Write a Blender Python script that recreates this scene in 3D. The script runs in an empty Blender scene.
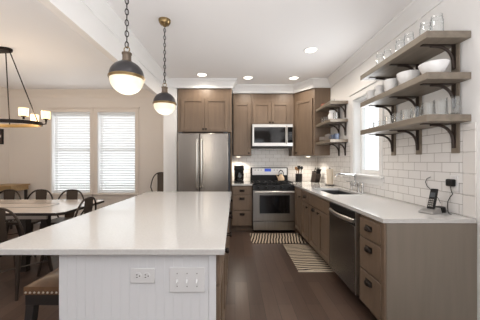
import bpy, bmesh, math, random
from mathutils import Vector, Matrix
random.seed(7)
SC = bpy.context.scene
COL = SC.collection

# ------------------------------------------------------------------ camera
CAMZ = 1.255
cam_d = bpy.data.cameras.new('camera')
cam = bpy.data.objects.new('camera', cam_d)
COL.objects.link(cam)
cam.location = (0, 0, CAMZ)
cam.rotation_euler = (math.pi / 2, 0, 0)
cam_d.sensor_width = 36.0
cam_d.lens = 250 / 480 * 36
cam_d.shift_x = 5 / 480
cam_d.shift_y = 1.5 / 480
cam_d.clip_start = 0.05
SC.camera = cam

# ------------------------------------------------------------------ world, large lights, exposure
w = bpy.data.worlds.new('world')
SC.world = w
w.use_nodes = True
w.node_tree.nodes['Background'].inputs['Color'].default_value = (0.93, 0.97, 1.0, 1)
w.node_tree.nodes['Background'].inputs['Strength'].default_value = 1.5
SC.view_settings.view_transform = 'Standard'
SC.view_settings.look = 'None'
SC.view_settings.gamma = 1
SC.view_settings.use_curve_mapping = False
SC.view_settings.exposure = 0.36
SC.cycles.max_bounces = 10
SC.cycles.diffuse_bounces = 6
SC.cycles.transparent_max_bounces = 16


def area_light(name, loc, rot, sx, sy, power, col):
    d = bpy.data.lights.new(name, 'AREA')
    d.shape = 'RECTANGLE'
    d.size, d.size_y = sx, sy
    d.energy = power
    d.color = col
    o = bpy.data.objects.new(name, d)
    o.location = loc
    o.rotation_euler = rot
    COL.objects.link(o)
    return o


# daylight through the windows, and added unseen fill lamps aimed at the ceiling
area_light('daylight_window', (1.66, 3.22, 1.60), (0, math.radians(90), 0), 0.9, 0.58, 12, (0.95, 0.98, 1.0))
area_light('daylight_window', (-2.9, 5.36, 1.45), (math.radians(-90), 0, 0), 1.7, 1.6, 19, (0.97, 0.98, 1.0))
area_light('ceiling_fill', (0.0, -0.9, 0.95), (math.radians(180), 0, 0), 3.2, 2.8, 78, (0.98, 0.985, 1.0))
area_light('ceiling_fill', (-3.1, -0.6, 0.95), (math.radians(180), 0, 0), 2.2, 2.4, 42, (1.0, 0.99, 0.97))


# ------------------------------------------------------------------ materials
def srgb(r, g, b):
    f = lambda c: (c / 255 / 12.92) if c / 255 <= 0.04045 else ((c / 255 + 0.055) / 1.055) ** 2.4
    return (f(r), f(g), f(b), 1)


def mat(name, col, rough=0.5, metal=0.0, col2=None, scale=(8, 8, 8), nscale=1.0, bump=0.0, emit=None, estr=0.0, coat=0.0, detail=4, spec=0.5):
    m = bpy.data.materials.new(name)
    m.use_nodes = True
    nt = m.node_tree
    b = nt.nodes['Principled BSDF']
    b.inputs['Base Color'].default_value = col
    b.inputs['Roughness'].default_value = rough
    b.inputs['Metallic'].default_value = metal
    b.inputs['Coat Weight'].default_value = coat
    b.inputs['Specular IOR Level'].default_value = spec
    if emit:
        b.inputs['Emission Color'].default_value = emit
        b.inputs['Emission Strength'].default_value = estr
    if col2 or bump:
        tc = nt.nodes.new('ShaderNodeTexCoord')
        mp = nt.nodes.new('ShaderNodeMapping')
        mp.inputs['Scale'].default_value = scale
        nz = nt.nodes.new('ShaderNodeTexNoise')
        nz.inputs['Scale'].default_value = nscale
        nz.inputs['Detail'].default_value = detail
        nt.links.new(tc.outputs['Object'], mp.inputs['Vector'])
        nt.links.new(mp.outputs['Vector'], nz.inputs['Vector'])
        if col2:
            r = nt.nodes.new('ShaderNodeValToRGB')
            r.color_ramp.elements[0].position = 0.3
            r.color_ramp.elements[1].position = 0.7
            r.color_ramp.elements[0].color = col
            r.color_ramp.elements[1].color = col2
            nt.links.new(nz.outputs['Fac'], r.inputs['Fac'])
            nt.links.new(r.outputs['Color'], b.inputs['Base Color'])
        if bump:
            bp = nt.nodes.new('ShaderNodeBump')
            bp.inputs['Strength'].default_value = bump
            bp.inputs['Distance'].default_value = 0.01
            nt.links.new(nz.outputs['Fac'], bp.inputs['Height'])
            nt.links.new(bp.outputs['Normal'], b.inputs['Normal'])
    return m


def tile_mat(name, ax, col, col2, grout):
    """running-bond subway tile; ax = 'x' (wall along X) or 'y' (wall along Y)"""
    m = mat(name, col, 0.18)
    nt = m.node_tree
    b = nt.nodes['Principled BSDF']
    tc = nt.nodes.new('ShaderNodeTexCoord')
    sp = nt.nodes.new('ShaderNodeSeparateXYZ')
    cb = nt.nodes.new('ShaderNodeCombineXYZ')
    br = nt.nodes.new('ShaderNodeTexBrick')
    br.offset = 0.5
    br.inputs['Scale'].default_value = 1.0
    br.inputs['Brick Width'].default_value = 0.156
    br.inputs['Row Height'].default_value = 0.078
    br.inputs['Mortar Size'].default_value = 0.0022
    br.inputs['Mortar Smooth'].default_value = 0.1
    br.inputs['Color1'].default_value = col
    br.inputs['Color2'].default_value = col2
    br.inputs['Mortar'].default_value = grout
    nt.links.new(tc.outputs['Object'], sp.inputs[0])
    nt.links.new(sp.outputs['X' if ax == 'x' else 'Y'], cb.inputs['X'])
    nt.links.new(sp.outputs['Z'], cb.inputs['Y'])
    nt.links.new(cb.outputs[0], br.inputs['Vector'])
    nt.links.new(br.outputs['Color'], b.inputs['Base Color'])
    bp = nt.nodes.new('ShaderNodeBump')
    bp.inputs['Strength'].default_value = 0.4
    bp.inputs['Distance'].default_value = 0.004
    bp.invert = True
    nt.links.new(br.outputs['Fac'], bp.inputs['Height'])
    nt.links.new(bp.outputs['Normal'], b.inputs['Normal'])
    return m


def floor_mat():
    m = mat('dark_wood_floor', srgb(70, 54, 46), 0.3, spec=0.5)
    nt = m.node_tree
    b = nt.nodes['Principled BSDF']
    tc = nt.nodes.new('ShaderNodeTexCoord')
    br = nt.nodes.new('ShaderNodeTexBrick')
    br.offset = 0.37
    br.inputs['Scale'].default_value = 1.0
    br.inputs['Brick Width'].default_value = 1.1
    br.inputs['Row Height'].default_value = 0.125
    br.inputs['Mortar Size'].default_value = 0.0016
    br.inputs['Color1'].default_value = srgb(98, 80, 70)
    br.inputs['Color2'].default_value = srgb(80, 64, 56)
    br.inputs['Mortar'].default_value = srgb(46, 35, 30)
    mp2 = nt.nodes.new('ShaderNodeMapping')
    mp2.inputs['Scale'].default_value = (30, 2.0, 1)
    nz = nt.nodes.new('ShaderNodeTexNoise')
    nz.inputs['Scale'].default_value = 1.2
    nz.inputs['Detail'].default_value = 6
    mp1 = nt.nodes.new('ShaderNodeMapping')
    mp1.inputs['Rotation'].default_value = (0, 0, math.pi / 2)
    nt.links.new(tc.outputs['Object'], mp1.inputs['Vector'])
    nt.links.new(mp1.outputs[0], br.inputs['Vector'])
    nt.links.new(tc.outputs['Object'], mp2.inputs['Vector'])
    nt.links.new(mp2.outputs[0], nz.inputs['Vector'])
    mx = nt.nodes.new('ShaderNodeMix')
    mx.data_type = 'RGBA'
    mx.blend_type = 'MULTIPLY'
    mx.inputs['Factor'].default_value = 0.6
    r = nt.nodes.new('ShaderNodeValToRGB')
    r.color_ramp.elements[0].color = (0.55, 0.55, 0.55, 1)
    r.color_ramp.elements[1].color = (1.25, 1.2, 1.15, 1)
    nt.links.new(nz.outputs['Fac'], r.inputs['Fac'])
    nt.links.new(br.outputs['Color'], mx.inputs[6])
    nt.links.new(r.outputs['Color'], mx.inputs[7])
    nt.links.new(mx.outputs[2], b.inputs['Base Color'])
    bp = nt.nodes.new('ShaderNodeBump')
    bp.inputs['Strength'].default_value = 0.15
    bp.inputs['Distance'].default_value = 0.004
    nt.links.new(nz.outputs['Fac'], bp.inputs['Height'])
    nt.links.new(bp.outputs['Normal'], b.inputs['Normal'])
    return m


def rug_mat(name, ang, sc, p0, dist):
    """cream rug with broken dark brown stripes"""
    m = mat(name, srgb(205, 190, 170), 0.95, spec=0.1)
    nt = m.node_tree
    b = nt.nodes['Principled BSDF']
    tc = nt.nodes.new('ShaderNodeTexCoord')
    mp = nt.nodes.new('ShaderNodeMapping')
    mp.inputs['Rotation'].default_value = (0, 0, ang)
    wv = nt.nodes.new('ShaderNodeTexWave')
    wv.wave_type = 'BANDS'
    wv.bands_direction = 'X'
    wv.inputs['Scale'].default_value = sc
    wv.inputs['Distortion'].default_value = dist
    wv.inputs['Detail'].default_value = 2
    wv.inputs['Detail Scale'].default_value = 0.6
    r = nt.nodes.new('ShaderNodeValToRGB')
    r.color_ramp.elements[0].position = p0
    r.color_ramp.elements[1].position = p0 + 0.12
    r.color_ramp.elements[0].color = srgb(52, 42, 38)
    r.color_ramp.elements[1].color = srgb(200, 185, 165)
    nt.links.new(tc.outputs['Object'], mp.inputs['Vector'])
    nt.links.new(mp.outputs[0], wv.inputs['Vector'])
    nt.links.new(wv.outputs['Fac'], r.inputs['Fac'])
    nt.links.new(r.outputs['Color'], b.inputs['Base Color'])
    return m


def clear_glass(name, tint=(0.95, 0.97, 0.98, 1), k=0.12, edge=0.55):
    """thin clear glass: mostly see-through, reflecting more at grazing angles"""
    m = bpy.data.materials.new(name)
    m.use_nodes = True
    nt = m.node_tree
    nt.nodes.clear()
    out = nt.nodes.new('ShaderNodeOutputMaterial')
    tr = nt.nodes.new('ShaderNodeBsdfTransparent')
    tr.inputs['Color'].default_value = tint
    gl = nt.nodes.new('ShaderNodeBsdfGlossy')
    gl.inputs['Roughness'].default_value = 0.03
    gl.inputs['Color'].default_value = (0.9, 0.92, 0.93, 1)
    lw = nt.nodes.new('ShaderNodeLayerWeight')
    lw.inputs['Blend'].default_value = 0.35
    mr = nt.nodes.new('ShaderNodeMapRange')
    mr.inputs['To Min'].default_value = k
    mr.inputs['To Max'].default_value = edge
    mx = nt.nodes.new('ShaderNodeMixShader')
    nt.links.new(lw.outputs['Facing'], mr.inputs['Value'])
    nt.links.new(mr.outputs[0], mx.inputs[0])
    nt.links.new(tr.outputs[0], mx.inputs[1])
    nt.links.new(gl.outputs[0], mx.inputs[2])
    nt.links.new(mx.outputs[0], out.inputs['Surface'])
    return m


def real_glass(name):
    """thin-walled drinking glass: clear facing the viewer, greyer and shinier where the wall is seen edge-on"""
    m = clear_glass(name, (0.98, 0.985, 0.99, 1), 0.05, 0.4)
    nt = m.node_tree
    tr = [n for n in nt.nodes if n.type == 'BSDF_TRANSPARENT'][0]
    lw = [n for n in nt.nodes if n.type == 'LAYER_WEIGHT'][0]
    r = nt.nodes.new('ShaderNodeValToRGB')
    r.color_ramp.elements[0].position = 0.42
    r.color_ramp.elements[1].position = 0.95
    r.color_ramp.elements[0].color = (0.985, 0.99, 0.99, 1)
    r.color_ramp.elements[1].color = (0.34, 0.36, 0.38, 1)
    nt.links.new(lw.outputs['Facing'], r.inputs['Fac'])
    nt.links.new(r.outputs['Color'], tr.inputs['Color'])
    return m


def blind_mat(name):
    """white painted slat that lets some daylight through"""
    m = mat(name, srgb(240, 240, 240), 0.5)
    nt = m.node_tree
    tl = nt.nodes.new('ShaderNodeBsdfTranslucent')
    tl.inputs['Color'].default_value = srgb(240, 240, 240)
    mx = nt.nodes.new('ShaderNodeMixShader')
    mx.inputs[0].default_value = 0.3
    nt.links.new(nt.nodes['Principled BSDF'].outputs[0], mx.inputs[1])
    nt.links.new(tl.outputs[0], mx.inputs[2])
    nt.links.new(mx.outputs[0], nt.nodes['Material Output'].inputs['Surface'])
    return m


M = dict(
    ceiling=mat('white_ceiling_paint', srgb(238, 236, 236), 0.9, bump=0.03, scale=(40, 40, 40)),
    white=mat('white_wall_paint', srgb(240, 239, 238), 0.8, bump=0.03, scale=(60, 60, 60)),
    rear=mat('taupe_for_reflections', srgb(112, 100, 90), 0.85),  # made-up dark tone, gives the steel contrast to reflect
    beige=mat('greige_wall_paint', srgb(230, 222, 214), 0.85, bump=0.03, scale=(60, 60, 60)),
    trim=mat('white_trim_paint', srgb(238, 238, 238), 0.45),
    beigetrim=mat('greige_trim_paint', srgb(230, 221, 212), 0.5),
    floor=floor_mat(),
    tile_x=tile_mat('subway_tile_back', 'x', srgb(235, 232, 229), srgb(230, 226, 222), srgb(172, 164, 156)),
    tile_y=tile_mat('subway_tile_side', 'y', srgb(236, 235, 234), srgb(231, 229, 228), srgb(168, 164, 160)),
    tiletrim=mat('glazed_trim_tile', srgb(230, 227, 224), 0.2),
    cab=mat('taupe_stained_wood', srgb(114, 96, 80), 0.4, col2=srgb(125, 106, 89), scale=(14, 14, 1.1), nscale=1.5, detail=6),
    cabin=mat('cabinet_inside', srgb(60, 50, 44), 0.7),
    panel=mat('taupe_end_panel', srgb(122, 113, 102), 0.4, col2=srgb(130, 120, 109), scale=(14, 14, 1.1), nscale=1.5),
    shelf=mat('taupe_shelf_wood', srgb(116, 106, 94), 0.5, col2=srgb(136, 125, 112), scale=(14, 1.0, 14), nscale=1.6, detail=6),
    quartz=mat('white_quartz', srgb(206, 205, 203), 0.1, col2=srgb(199, 197, 195), scale=(30, 30, 30), nscale=3, coat=0.3),
    bead=mat('white_beadboard_paint', srgb(218, 219, 222), 0.5),
    steel=mat('brushed_stainless_steel', srgb(172, 166, 160), 0.24, 1.0, col2=srgb(158, 152, 146), scale=(60, 60, 0.6), nscale=2),
    rangesteel=mat('range_stainless_steel', srgb(172, 168, 163), 0.28, 1.0, col2=srgb(158, 154, 149), scale=(60, 60, 0.6), nscale=2),
    steel_h=mat('stainless_steel_trim', srgb(222, 219, 215), 0.32, 1.0),
    darksteel=mat('dark_stainless_steel', srgb(126, 122, 120), 0.3, 1.0, col2=srgb(114, 110, 108), scale=(60, 60, 0.6), nscale=2),
    chrome=mat('polished_chrome', srgb(215, 215, 215), 0.08, 1.0),
    sinksteel=mat('sink_steel', srgb(120, 120, 122), 0.35, 1.0),
    greycase=mat('grey_painted_case', srgb(70, 74, 80), 0.4),
    black=mat('black_plastic', srgb(20, 19, 19), 0.4, spec=0.3),
    blackglass=mat('black_glass', srgb(18, 18, 20), 0.06, spec=0.6),
    grate=mat('cast_iron', srgb(24, 23, 23), 0.55),
    display=mat('lit_blue_display', srgb(40, 60, 140), 0.3, emit=srgb(60, 90, 200), estr=0.5),
    bronze=mat('dark_bronze', srgb(40, 32, 28), 0.4, 0.7),
    iron=mat('dark_iron_bracket', srgb(58, 47, 41), 0.5, 0.4),
    gun=mat('gunmetal_chair_steel', srgb(64, 54, 47), 0.38, 0.6),
    gunplate=mat('gunmetal_chair_plate', srgb(74, 63, 54), 0.42, 0.5),
    tabletop=mat('pale_wood_tabletop', srgb(214, 203, 192), 0.22, col2=srgb(204, 192, 180), scale=(2, 20, 2), nscale=1.5, coat=0.4),
    darkedge=mat('dark_metal_edge', srgb(48, 40, 36), 0.4, 0.3),
    oak=mat('golden_oak', srgb(170, 140, 96), 0.45, col2=srgb(150, 120, 80), scale=(1.5, 20, 20), nscale=1.6),
    brass=mat('aged_brass', srgb(150, 128, 92), 0.3, 1.0),
    dome=mat('dark_zinc_dome', srgb(74, 72, 74), 0.32, 0.7),
    capmetal=mat('pewter_socket_metal', srgb(120, 108, 96), 0.28, 1.0),
    globe=mat('lit_milk_glass', srgb(240, 228, 206), 0.25, emit=srgb(255, 238, 205), estr=0.28),
    shade=mat('lit_frosted_shade', srgb(255, 236, 205), 0.4, emit=srgb(255, 214, 150), estr=1.3),
    lampdisc=mat('lit_downlight_lens', srgb(255, 250, 240), 0.4, emit=srgb(255, 243, 222), estr=3.5),
    blind=blind_mat('white_blind_slat'),
    sash=mat('white_sash_paint', srgb(240, 240, 240), 0.4),
    pane=clear_glass('window_glass', (0.97, 0.98, 0.98, 1), 0.03, 0.3),
    glass=real_glass('drinking_glass'),
    ceramic=mat('white_glazed_ceramic', srgb(238, 238, 238), 0.12),
    bluemug=mat('slate_blue_glaze', srgb(92, 102, 122), 0.2),
    redglaze=mat('dull_red_glaze', srgb(150, 96, 80), 0.35),
    greybox=mat('grey_stoneware', srgb(150, 142, 136), 0.5),
    leather=mat('tan_leather', srgb(96, 70, 48), 0.35, col2=srgb(112, 82, 56), scale=(20, 20, 20), nscale=1.5),
    stoolwood=mat('black_stool_wood', srgb(32, 26, 24), 0.4),
    nail=mat('bright_nickel', srgb(235, 230, 222), 0.4, 1.0),
    paper=mat('paper_towel', srgb(226, 214, 196), 0.95, bump=0.2, scale=(60, 60, 60)),
    darkwood=mat('dark_walnut', srgb(44, 33, 28), 0.45),
    wood=mat('utensil_wood', srgb(150, 110, 72), 0.6),
    kettle=mat('cream_enamel', srgb(205, 180, 150), 0.25),
    plate=mat('white_cover_plate', srgb(220, 220, 221), 0.35),
    plastic=mat('white_plastic', srgb(236, 236, 236), 0.35),
    slot=mat('socket_slot', srgb(50, 48, 46), 0.6),
    greyplastic=mat('silver_plastic', srgb(150, 148, 146), 0.35, 0.4),
    rugA=rug_mat('striped_rug_across', math.radians(10), 6.8, 0.42, 2.6),
    rugB=rug_mat('striped_rug_along', math.radians(84), 6.0, 0.40, 3.2),
    fringe=mat('cream_rug_binding', srgb(208, 196, 178), 0.95),
    art=mat('dark_print', srgb(44, 34, 32), 0.5, col2=srgb(70, 52, 46), scale=(6, 6, 6)),
    mount=mat('pale_mount', srgb(220, 214, 206), 0.7),
    deck=mat('pale_ground_outside', srgb(200, 200, 195), 0.9),
    grasslt=mat('pale_foliage', srgb(190, 200, 180), 0.9),
)


for k_ in ('steel', 'darksteel'):
    b_ = M[k_].node_tree.nodes['Principled BSDF']
    b_.inputs['Anisotropic'].default_value = 0.85
    b_.inputs['Anisotropic Rotation'].default_value = 0.25
    b_.inputs['Roughness'].default_value = 0.27
    tg_ = M[k_].node_tree.nodes.new('ShaderNodeTangent')
    tg_.direction_type = 'RADIAL'
    tg_.axis = 'Z'
    M[k_].node_tree.links.new(tg_.outputs[0], b_.inputs['Tangent'])


# ------------------------------------------------------------------ mesh helpers
class MB:
    def __init__(self):
        self.bm = bmesh.new()

    def box(self, x0, x1, y0, y1, z0, z1, mat=None):
        vs = [self.bm.verts.new((x, y, z)) for x in (x0, x1) for y in (y0, y1) for z in (z0, z1)]
        f = [(0, 1, 3, 2), (4, 6, 7, 5), (0, 4, 5, 1), (2, 3, 7, 6), (0, 2, 6, 4), (1, 5, 7, 3)]
        for q in f:
            fc = self.bm.faces.new([vs[i] for i in q])
            if mat:
                fc.material_index = mat
        return self

    def hexa(self, lo, hi):
        """lo, hi: four corner points each (same winding)"""
        a = [self.bm.verts.new(p) for p in lo]
        b = [self.bm.verts.new(p) for p in hi]
        self.bm.faces.new(a[::-1])
        self.bm.faces.new(b)
        for i in range(4):
            j = (i + 1) % 4
            self.bm.faces.new((a[i], a[j], b[j], b[i]))
        return self

    def prism(self, pts, z0, z1, mat=None):
        """polygon (x,y) list extruded in z"""
        a = [self.bm.verts.new((p[0], p[1], z0)) for p in pts]
        b = [self.bm.verts.new((p[0], p[1], z1)) for p in pts]
        fs = [self.bm.faces.new(a[::-1]), self.bm.faces.new(b)]
        n = len(pts)
        for i in range(n):
            j = (i + 1) % n
            fs.append(self.bm.faces.new((a[i], a[j], b[j], b[i])))
        if mat:
            for f in fs:
                f.material_index = mat
        return self

    def lathe(self, prof, c=(0, 0, 0), n=24, axis='z', closed=False):
        """prof: [(r, h)]"""
        rings = []
        for r, h in prof:
            ring = []
            if r < 1e-5:
                v = self.bm.verts.new(self._ax(0, 0, h, c, axis))
                ring = [v] * n
            else:
                for i in range(n):
                    a = 2 * math.pi * i / n
                    ring.append(self.bm.verts.new(self._ax(r * math.cos(a), r * math.sin(a), h, c, axis)))
            rings.append(ring)
        if closed:
            rings.append(rings[0])
        for k in range(len(rings) - 1):
            A, B = rings[k], rings[k + 1]
            for i in range(n):
                j = (i + 1) % n
                q = []
                for v in (A[i], A[j], B[j], B[i]):
                    if v not in q:
                        q.append(v)
                if len(q) >= 3:
                    try:
                        f = self.bm.faces.new(q)
                        f.smooth = True
                    except ValueError:
                        pass
        for ring, fl in ((rings[0], True), (rings[-1], False)):
            if not closed and len(set(ring)) == n:
                try:
                    self.bm.faces.new(ring[::-1] if fl else ring)
                except ValueError:
                    pass
        return self

    @staticmethod
    def _ax(a, b, h, c, axis):
        if axis == 'z':
            return (c[0] + a, c[1] + b, c[2] + h)
        if axis == 'y':
            return (c[0] + a, c[1] + h, c[2] + b)
        return (c[0] + h, c[1] + a, c[2] + b)

    def tube(self, pts, r, n=8, cap=True, flat=1.0):
        """swept round bar; r a number or one per point"""
        pts = [Vector(p) for p in pts]
        rs = r if isinstance(r, (list, tuple)) else [r] * len(pts)
        rings = []
        up = None
        for i, p in enumerate(pts):
            if i == 0:
                t = pts[1] - pts[0]
            elif i == len(pts) - 1:
                t = pts[-1] - pts[-2]
            else:
                t = (pts[i + 1] - p).normalized() + (p - pts[i - 1]).normalized()
            t.normalize()
            if up is None:
                up = Vector((0, 0, 1)) if abs(t.z) < 0.9 else Vector((0, 1, 0))
            x = t.cross(up)
            if x.length < 1e-4:
                x = t.cross(Vector((1, 0, 0)))
            x.normalize()
            y = x.cross(t).normalized()
            up = y
            rings.append([self.bm.verts.new(p + (x * math.cos(2 * math.pi * k / n) + y * flat * math.sin(2 * math.pi * k / n)) * rs[i]) for k in range(n)])
        for A, B in zip(rings, rings[1:]):
            for k in range(n):
                f = self.bm.faces.new((A[k], A[(k + 1) % n], B[(k + 1) % n], B[k]))
                f.smooth = True
        if cap:
            self.bm.faces.new(rings[0][::-1])
            self.bm.faces.new(rings[-1])
        return self

    def ring(self, c, R, r, n=16, k=8, sx=1.0, rot=None):
        """torus (chain link, loop) about local z, stretched by sx, rotated by rot"""
        vs = []
        for i in range(n):
            a = 2 * math.pi * i / n
            row = []
            for j in range(k):
                b = 2 * math.pi * j / k
                p = Vector((R * math.cos(a) * sx + r * math.cos(b) * math.cos(a), R * math.sin(a) + r * math.cos(b) * math.sin(a), r * math.sin(b)))
                if rot is not None:
                    p = rot @ p
                row.append(self.bm.verts.new(Vector(c) + p))
            vs.append(row)
        for i in range(n):
            for j in range(k):
                f = self.bm.faces.new((vs[i][j], vs[(i + 1) % n][j], vs[(i + 1) % n][(j + 1) % k], vs[i][(j + 1) % k]))
                f.smooth = True
        return self

    def build(self, name, m, parent=None, bevel=0.0, seg=2):
        bmesh.ops.recalc_face_normals(self.bm, faces=self.bm.faces[:])
        me = bpy.data.meshes.new(name)
        self.bm.to_mesh(me)
        self.bm.free()
        me.set_sharp_from_angle(angle=math.radians(38))
        o = bpy.data.objects.new(name, me)
        COL.objects.link(o)
        for mm in (m if isinstance(m, (list, tuple)) else [m]):
            me.materials.append(mm)
        if parent is not None:
            o.parent = parent
        if bevel:
            md = o.modifiers.new('bevel', 'BEVEL')
            md.width = bevel
            md.segments = seg
            md.limit_method = 'ANGLE'
        return o


def box(name, m, x0, x1, y0, y1, z0, z1, parent=None, bevel=0.0):
    return MB().box(x0, x1, y0, y1, z0, z1).build(name, m, parent, bevel)


def tag(o, label, cat, group=None, kind=None):
    o['label'] = label
    o['category'] = cat
    if group:
        o['group'] = group
    if kind:
        o['kind'] = kind
    return o


def thing(name, label, cat, loc=(0, 0, 0), rz=0, group=None):
    o = bpy.data.objects.new(name, None)
    o.empty_display_size = 0.05
    COL.objects.link(o)
    o.location = loc
    o.rotation_euler = (0, 0, rz)
    return tag(o, label, cat, group)


def struct(o, label=None, cat=None):
    o['kind'] = 'structure'
    if label:
        o['label'] = label
        o['category'] = cat
    return o


def copy_tree(o, parent=None):
    c = o.copy()
    COL.objects.link(c)
    if parent is not None:
        c.parent = parent
    for ch in list(o.children):
        copy_tree(ch, c)
    return c


def sset(o, label, cat):
    return struct(o, label, cat)


# ------------------------------------------------------------------ the setting
XW, YB, XL = 1.69, 5.10, -4.60
YR = -2.45
ZC = CAMZ + 1.447
sset(box('floor', M['floor'], XL - 0.2, XW + 0.2, YR - 0.2, YB + 0.2, -0.1, 0), 'dark brown plank floor running through kitchen and dining area', 'floor')
sset(box('ceiling', M['ceiling'], XL - 0.2, XW + 0.2, YR - 0.2, YB + 0.2, ZC, ZC + 0.1), 'flat white ceiling with round recessed lights', 'ceiling')
# openings: two dining windows (back), one over the sink (right)
WD = [(-3.745, -2.949), (-2.806, -2.03)]
WZ0, WZ1 = 0.60, 2.265
b = MB()
b.box(XL, WD[0][0], YB, YB + 0.18, 0, ZC).box(WD[0][1], WD[1][0], YB, YB + 0.18, WZ0, WZ1).box(WD[1][1], -1.04, YB, YB + 0.18, 0, ZC)
b.box(WD[0][0], WD[1][1], YB, YB + 0.18, 0, WZ0).box(WD[0][0], WD[1][1], YB, YB + 0.18, WZ1, ZC)
sset(b.build('wall_back_dining', M['beige']), 'beige dining wall with two blind-covered windows', 'wall')
sset(box('wall_back', M['white'], -1.04, XW + 0.2, YB, YB + 0.18, 0, ZC), 'white wall behind the range and fridge', 'wall')
sset(box('wall_left', M['beige'], XL - 0.18, XL, YR, YB + 0.18, 0, ZC), 'beige wall at the far left of the dining area', 'wall')
SY0, SY1, SZ0, SZ1 = 2.91, 3.55, 1.085, 2.12
b = MB()
b.box(XW, XW + 0.16, YR, SY0, 0, ZC).box(XW, XW + 0.16, SY1, YB, 0, ZC).box(XW, XW + 0.16, SY0, SY1, 0, SZ0).box(XW, XW + 0.16, SY0, SY1, SZ1, ZC)
sset(b.build('wall_right', M['white']), 'white wall on the right above the tile', 'wall')
b = MB()
px = XL
for a, c in ((-4.2, -2.9), (-1.08, -0.72), (0.25, 1.35)):  # unseen openings, placed for what the fridge doors reflect
    b.box(px, a, YR - 0.16, YR, 0, ZC).box(a, c, YR - 0.16, YR, 2.3, ZC).box(a, c, YR - 0.16, YR, 0, 0.35)
    px = c
b.box(px, XW, YR - 0.16, YR, 0, ZC)
sset(b.build('wall_rear', M['rear']), 'unseen rear wall, taupe tone and tall openings made up for steel reflections', 'wall')
sset(MB().box(-1.27, -1.035, 4.44, YB, 0, ZC).build('wall_partition', M['white']), 'short white wall end between the dining area and the fridge', 'wall')
sset(MB().box(-1.32, -1.244, YR, 4.44, CAMZ + 1.077, ZC).box(-1.319, -1.245, YR, 4.44, CAMZ + 1.075, CAMZ + 1.077, 1).build('ceiling_beam', [M['white'], M['beige']]), 'long white ceiling beam between dining area and kitchen', 'beam')


def sweep(name, path, prof, m, label=None):
    """profile [(out, z)] swept along a 2D polyline with mitred corners; out is to the right of the walking direction"""
    P = [Vector(p) for p in path]
    bm = bmesh.new()
    rows = []
    for i, p in enumerate(P):
        ns = []
        for a, c in ((i - 1, i), (i, i + 1)):
            if a >= 0 and c < len(P):
                d = (P[c] - P[a]).normalized()
                ns.append(Vector((d.y, -d.x)))
        if len(ns) == 2:
            mt = (ns[0] + ns[1])
            mt = mt / max(0.3, (1 + ns[0].dot(ns[1])))
        else:
            mt = ns[0]
        rows.append([bm.verts.new((p.x + mt.x * o, p.y + mt.y * o, z)) for o, z in prof])
    n = len(prof)
    for A, B in zip(rows, rows[1:]):
        for k in range(n):
            bm.faces.new((A[k], A[(k + 1) % n], B[(k + 1) % n], B[k]))
    bm.faces.new(rows[0][::-1])
    bm.faces.new(rows[-1])
    mb = MB()
    mb.bm.free()
    mb.bm = bm
    o = mb.build(name, m)
    return sset(o, label, 'trim')


FD, UD = 4.44, 4.77          # front planes of the fridge cabinet and the wall cabinets
DA, DB = (1.125, 4.77), (1.39, 4.41)   # the diagonal corner cabinet's face
zc = ZC - 0.001
crown = [(0.001, zc), (0.095, zc), (0.095, zc - 0.022), (0.075, zc - 0.034), (0.055, zc - 0.066), (0.024, zc - 0.105), (0.02, zc - 0.118), (0.016, zc - 0.146), (0.001, zc - 0.146)]
sweep('trim_1', [(-1.244, YR), (-1.244, FD), (-0.06, FD), (-0.06, UD), DA, DB, (XW, DB[1]), (XW, YR)], crown, M['trim'], 'white stepped crown moulding above the kitchen cabinets')
crown2 = [(o_, z) for o_, z in crown]
sweep('trim_2', [(XL, YR), (XL, YB), (-1.27, YB), (-1.27, 4.44)], crown2, M['beigetrim'], 'beige crown moulding around the dining area')
base = [(0.001, 0.0), (0.016, 0.0), (0.016, 0.12), (0.010, 0.135), (0.001, 0.135)]
sset(sweep('baseboard_left', [(XL, YR), (XL, YB), (-1.27, YB), (-1.27, 4.44), (-1.05, 4.44)], base, M['trim']), 'white baseboard along the dining walls', 'baseboard')

# tile
sset(box('wall_tile_back', M['tile_x'], -0.06, XW - 0.012, YB - 0.012, YB - 0.001, 0.855, 1.62), 'cream subway tile backsplash behind the range', 'tile')
b = MB()
TT = 1.53
b.box(XW - 0.012, XW - 0.001, 1.845, SY0 - 0.075, 0.855, TT).box(XW - 0.012, XW - 0.001, SY1 + 0.075, YB - 0.001, 0.855, TT)
b.box(XW - 0.012, XW - 0.001, SY0 - 0.075, SY1 + 0.075, 0.855, SZ0 - 0.05)
sset(b.build('wall_tile_right', M['tile_y']), 'cream subway tile backsplash along the right wall', 'tile')
b = MB()
z = 0.857
while z < TT - 0.02:
    z1 = min(z + 0.152, TT)
    b.box(XW - 0.013, XW - 0.001, 1.745, 1.842, z, z1)
    z = z1 + 0.004
sset(b.build('trim_3', M['tiletrim'], bevel=0.002), 'column of upright edge tiles ending the backsplash', 'trim')


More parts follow.
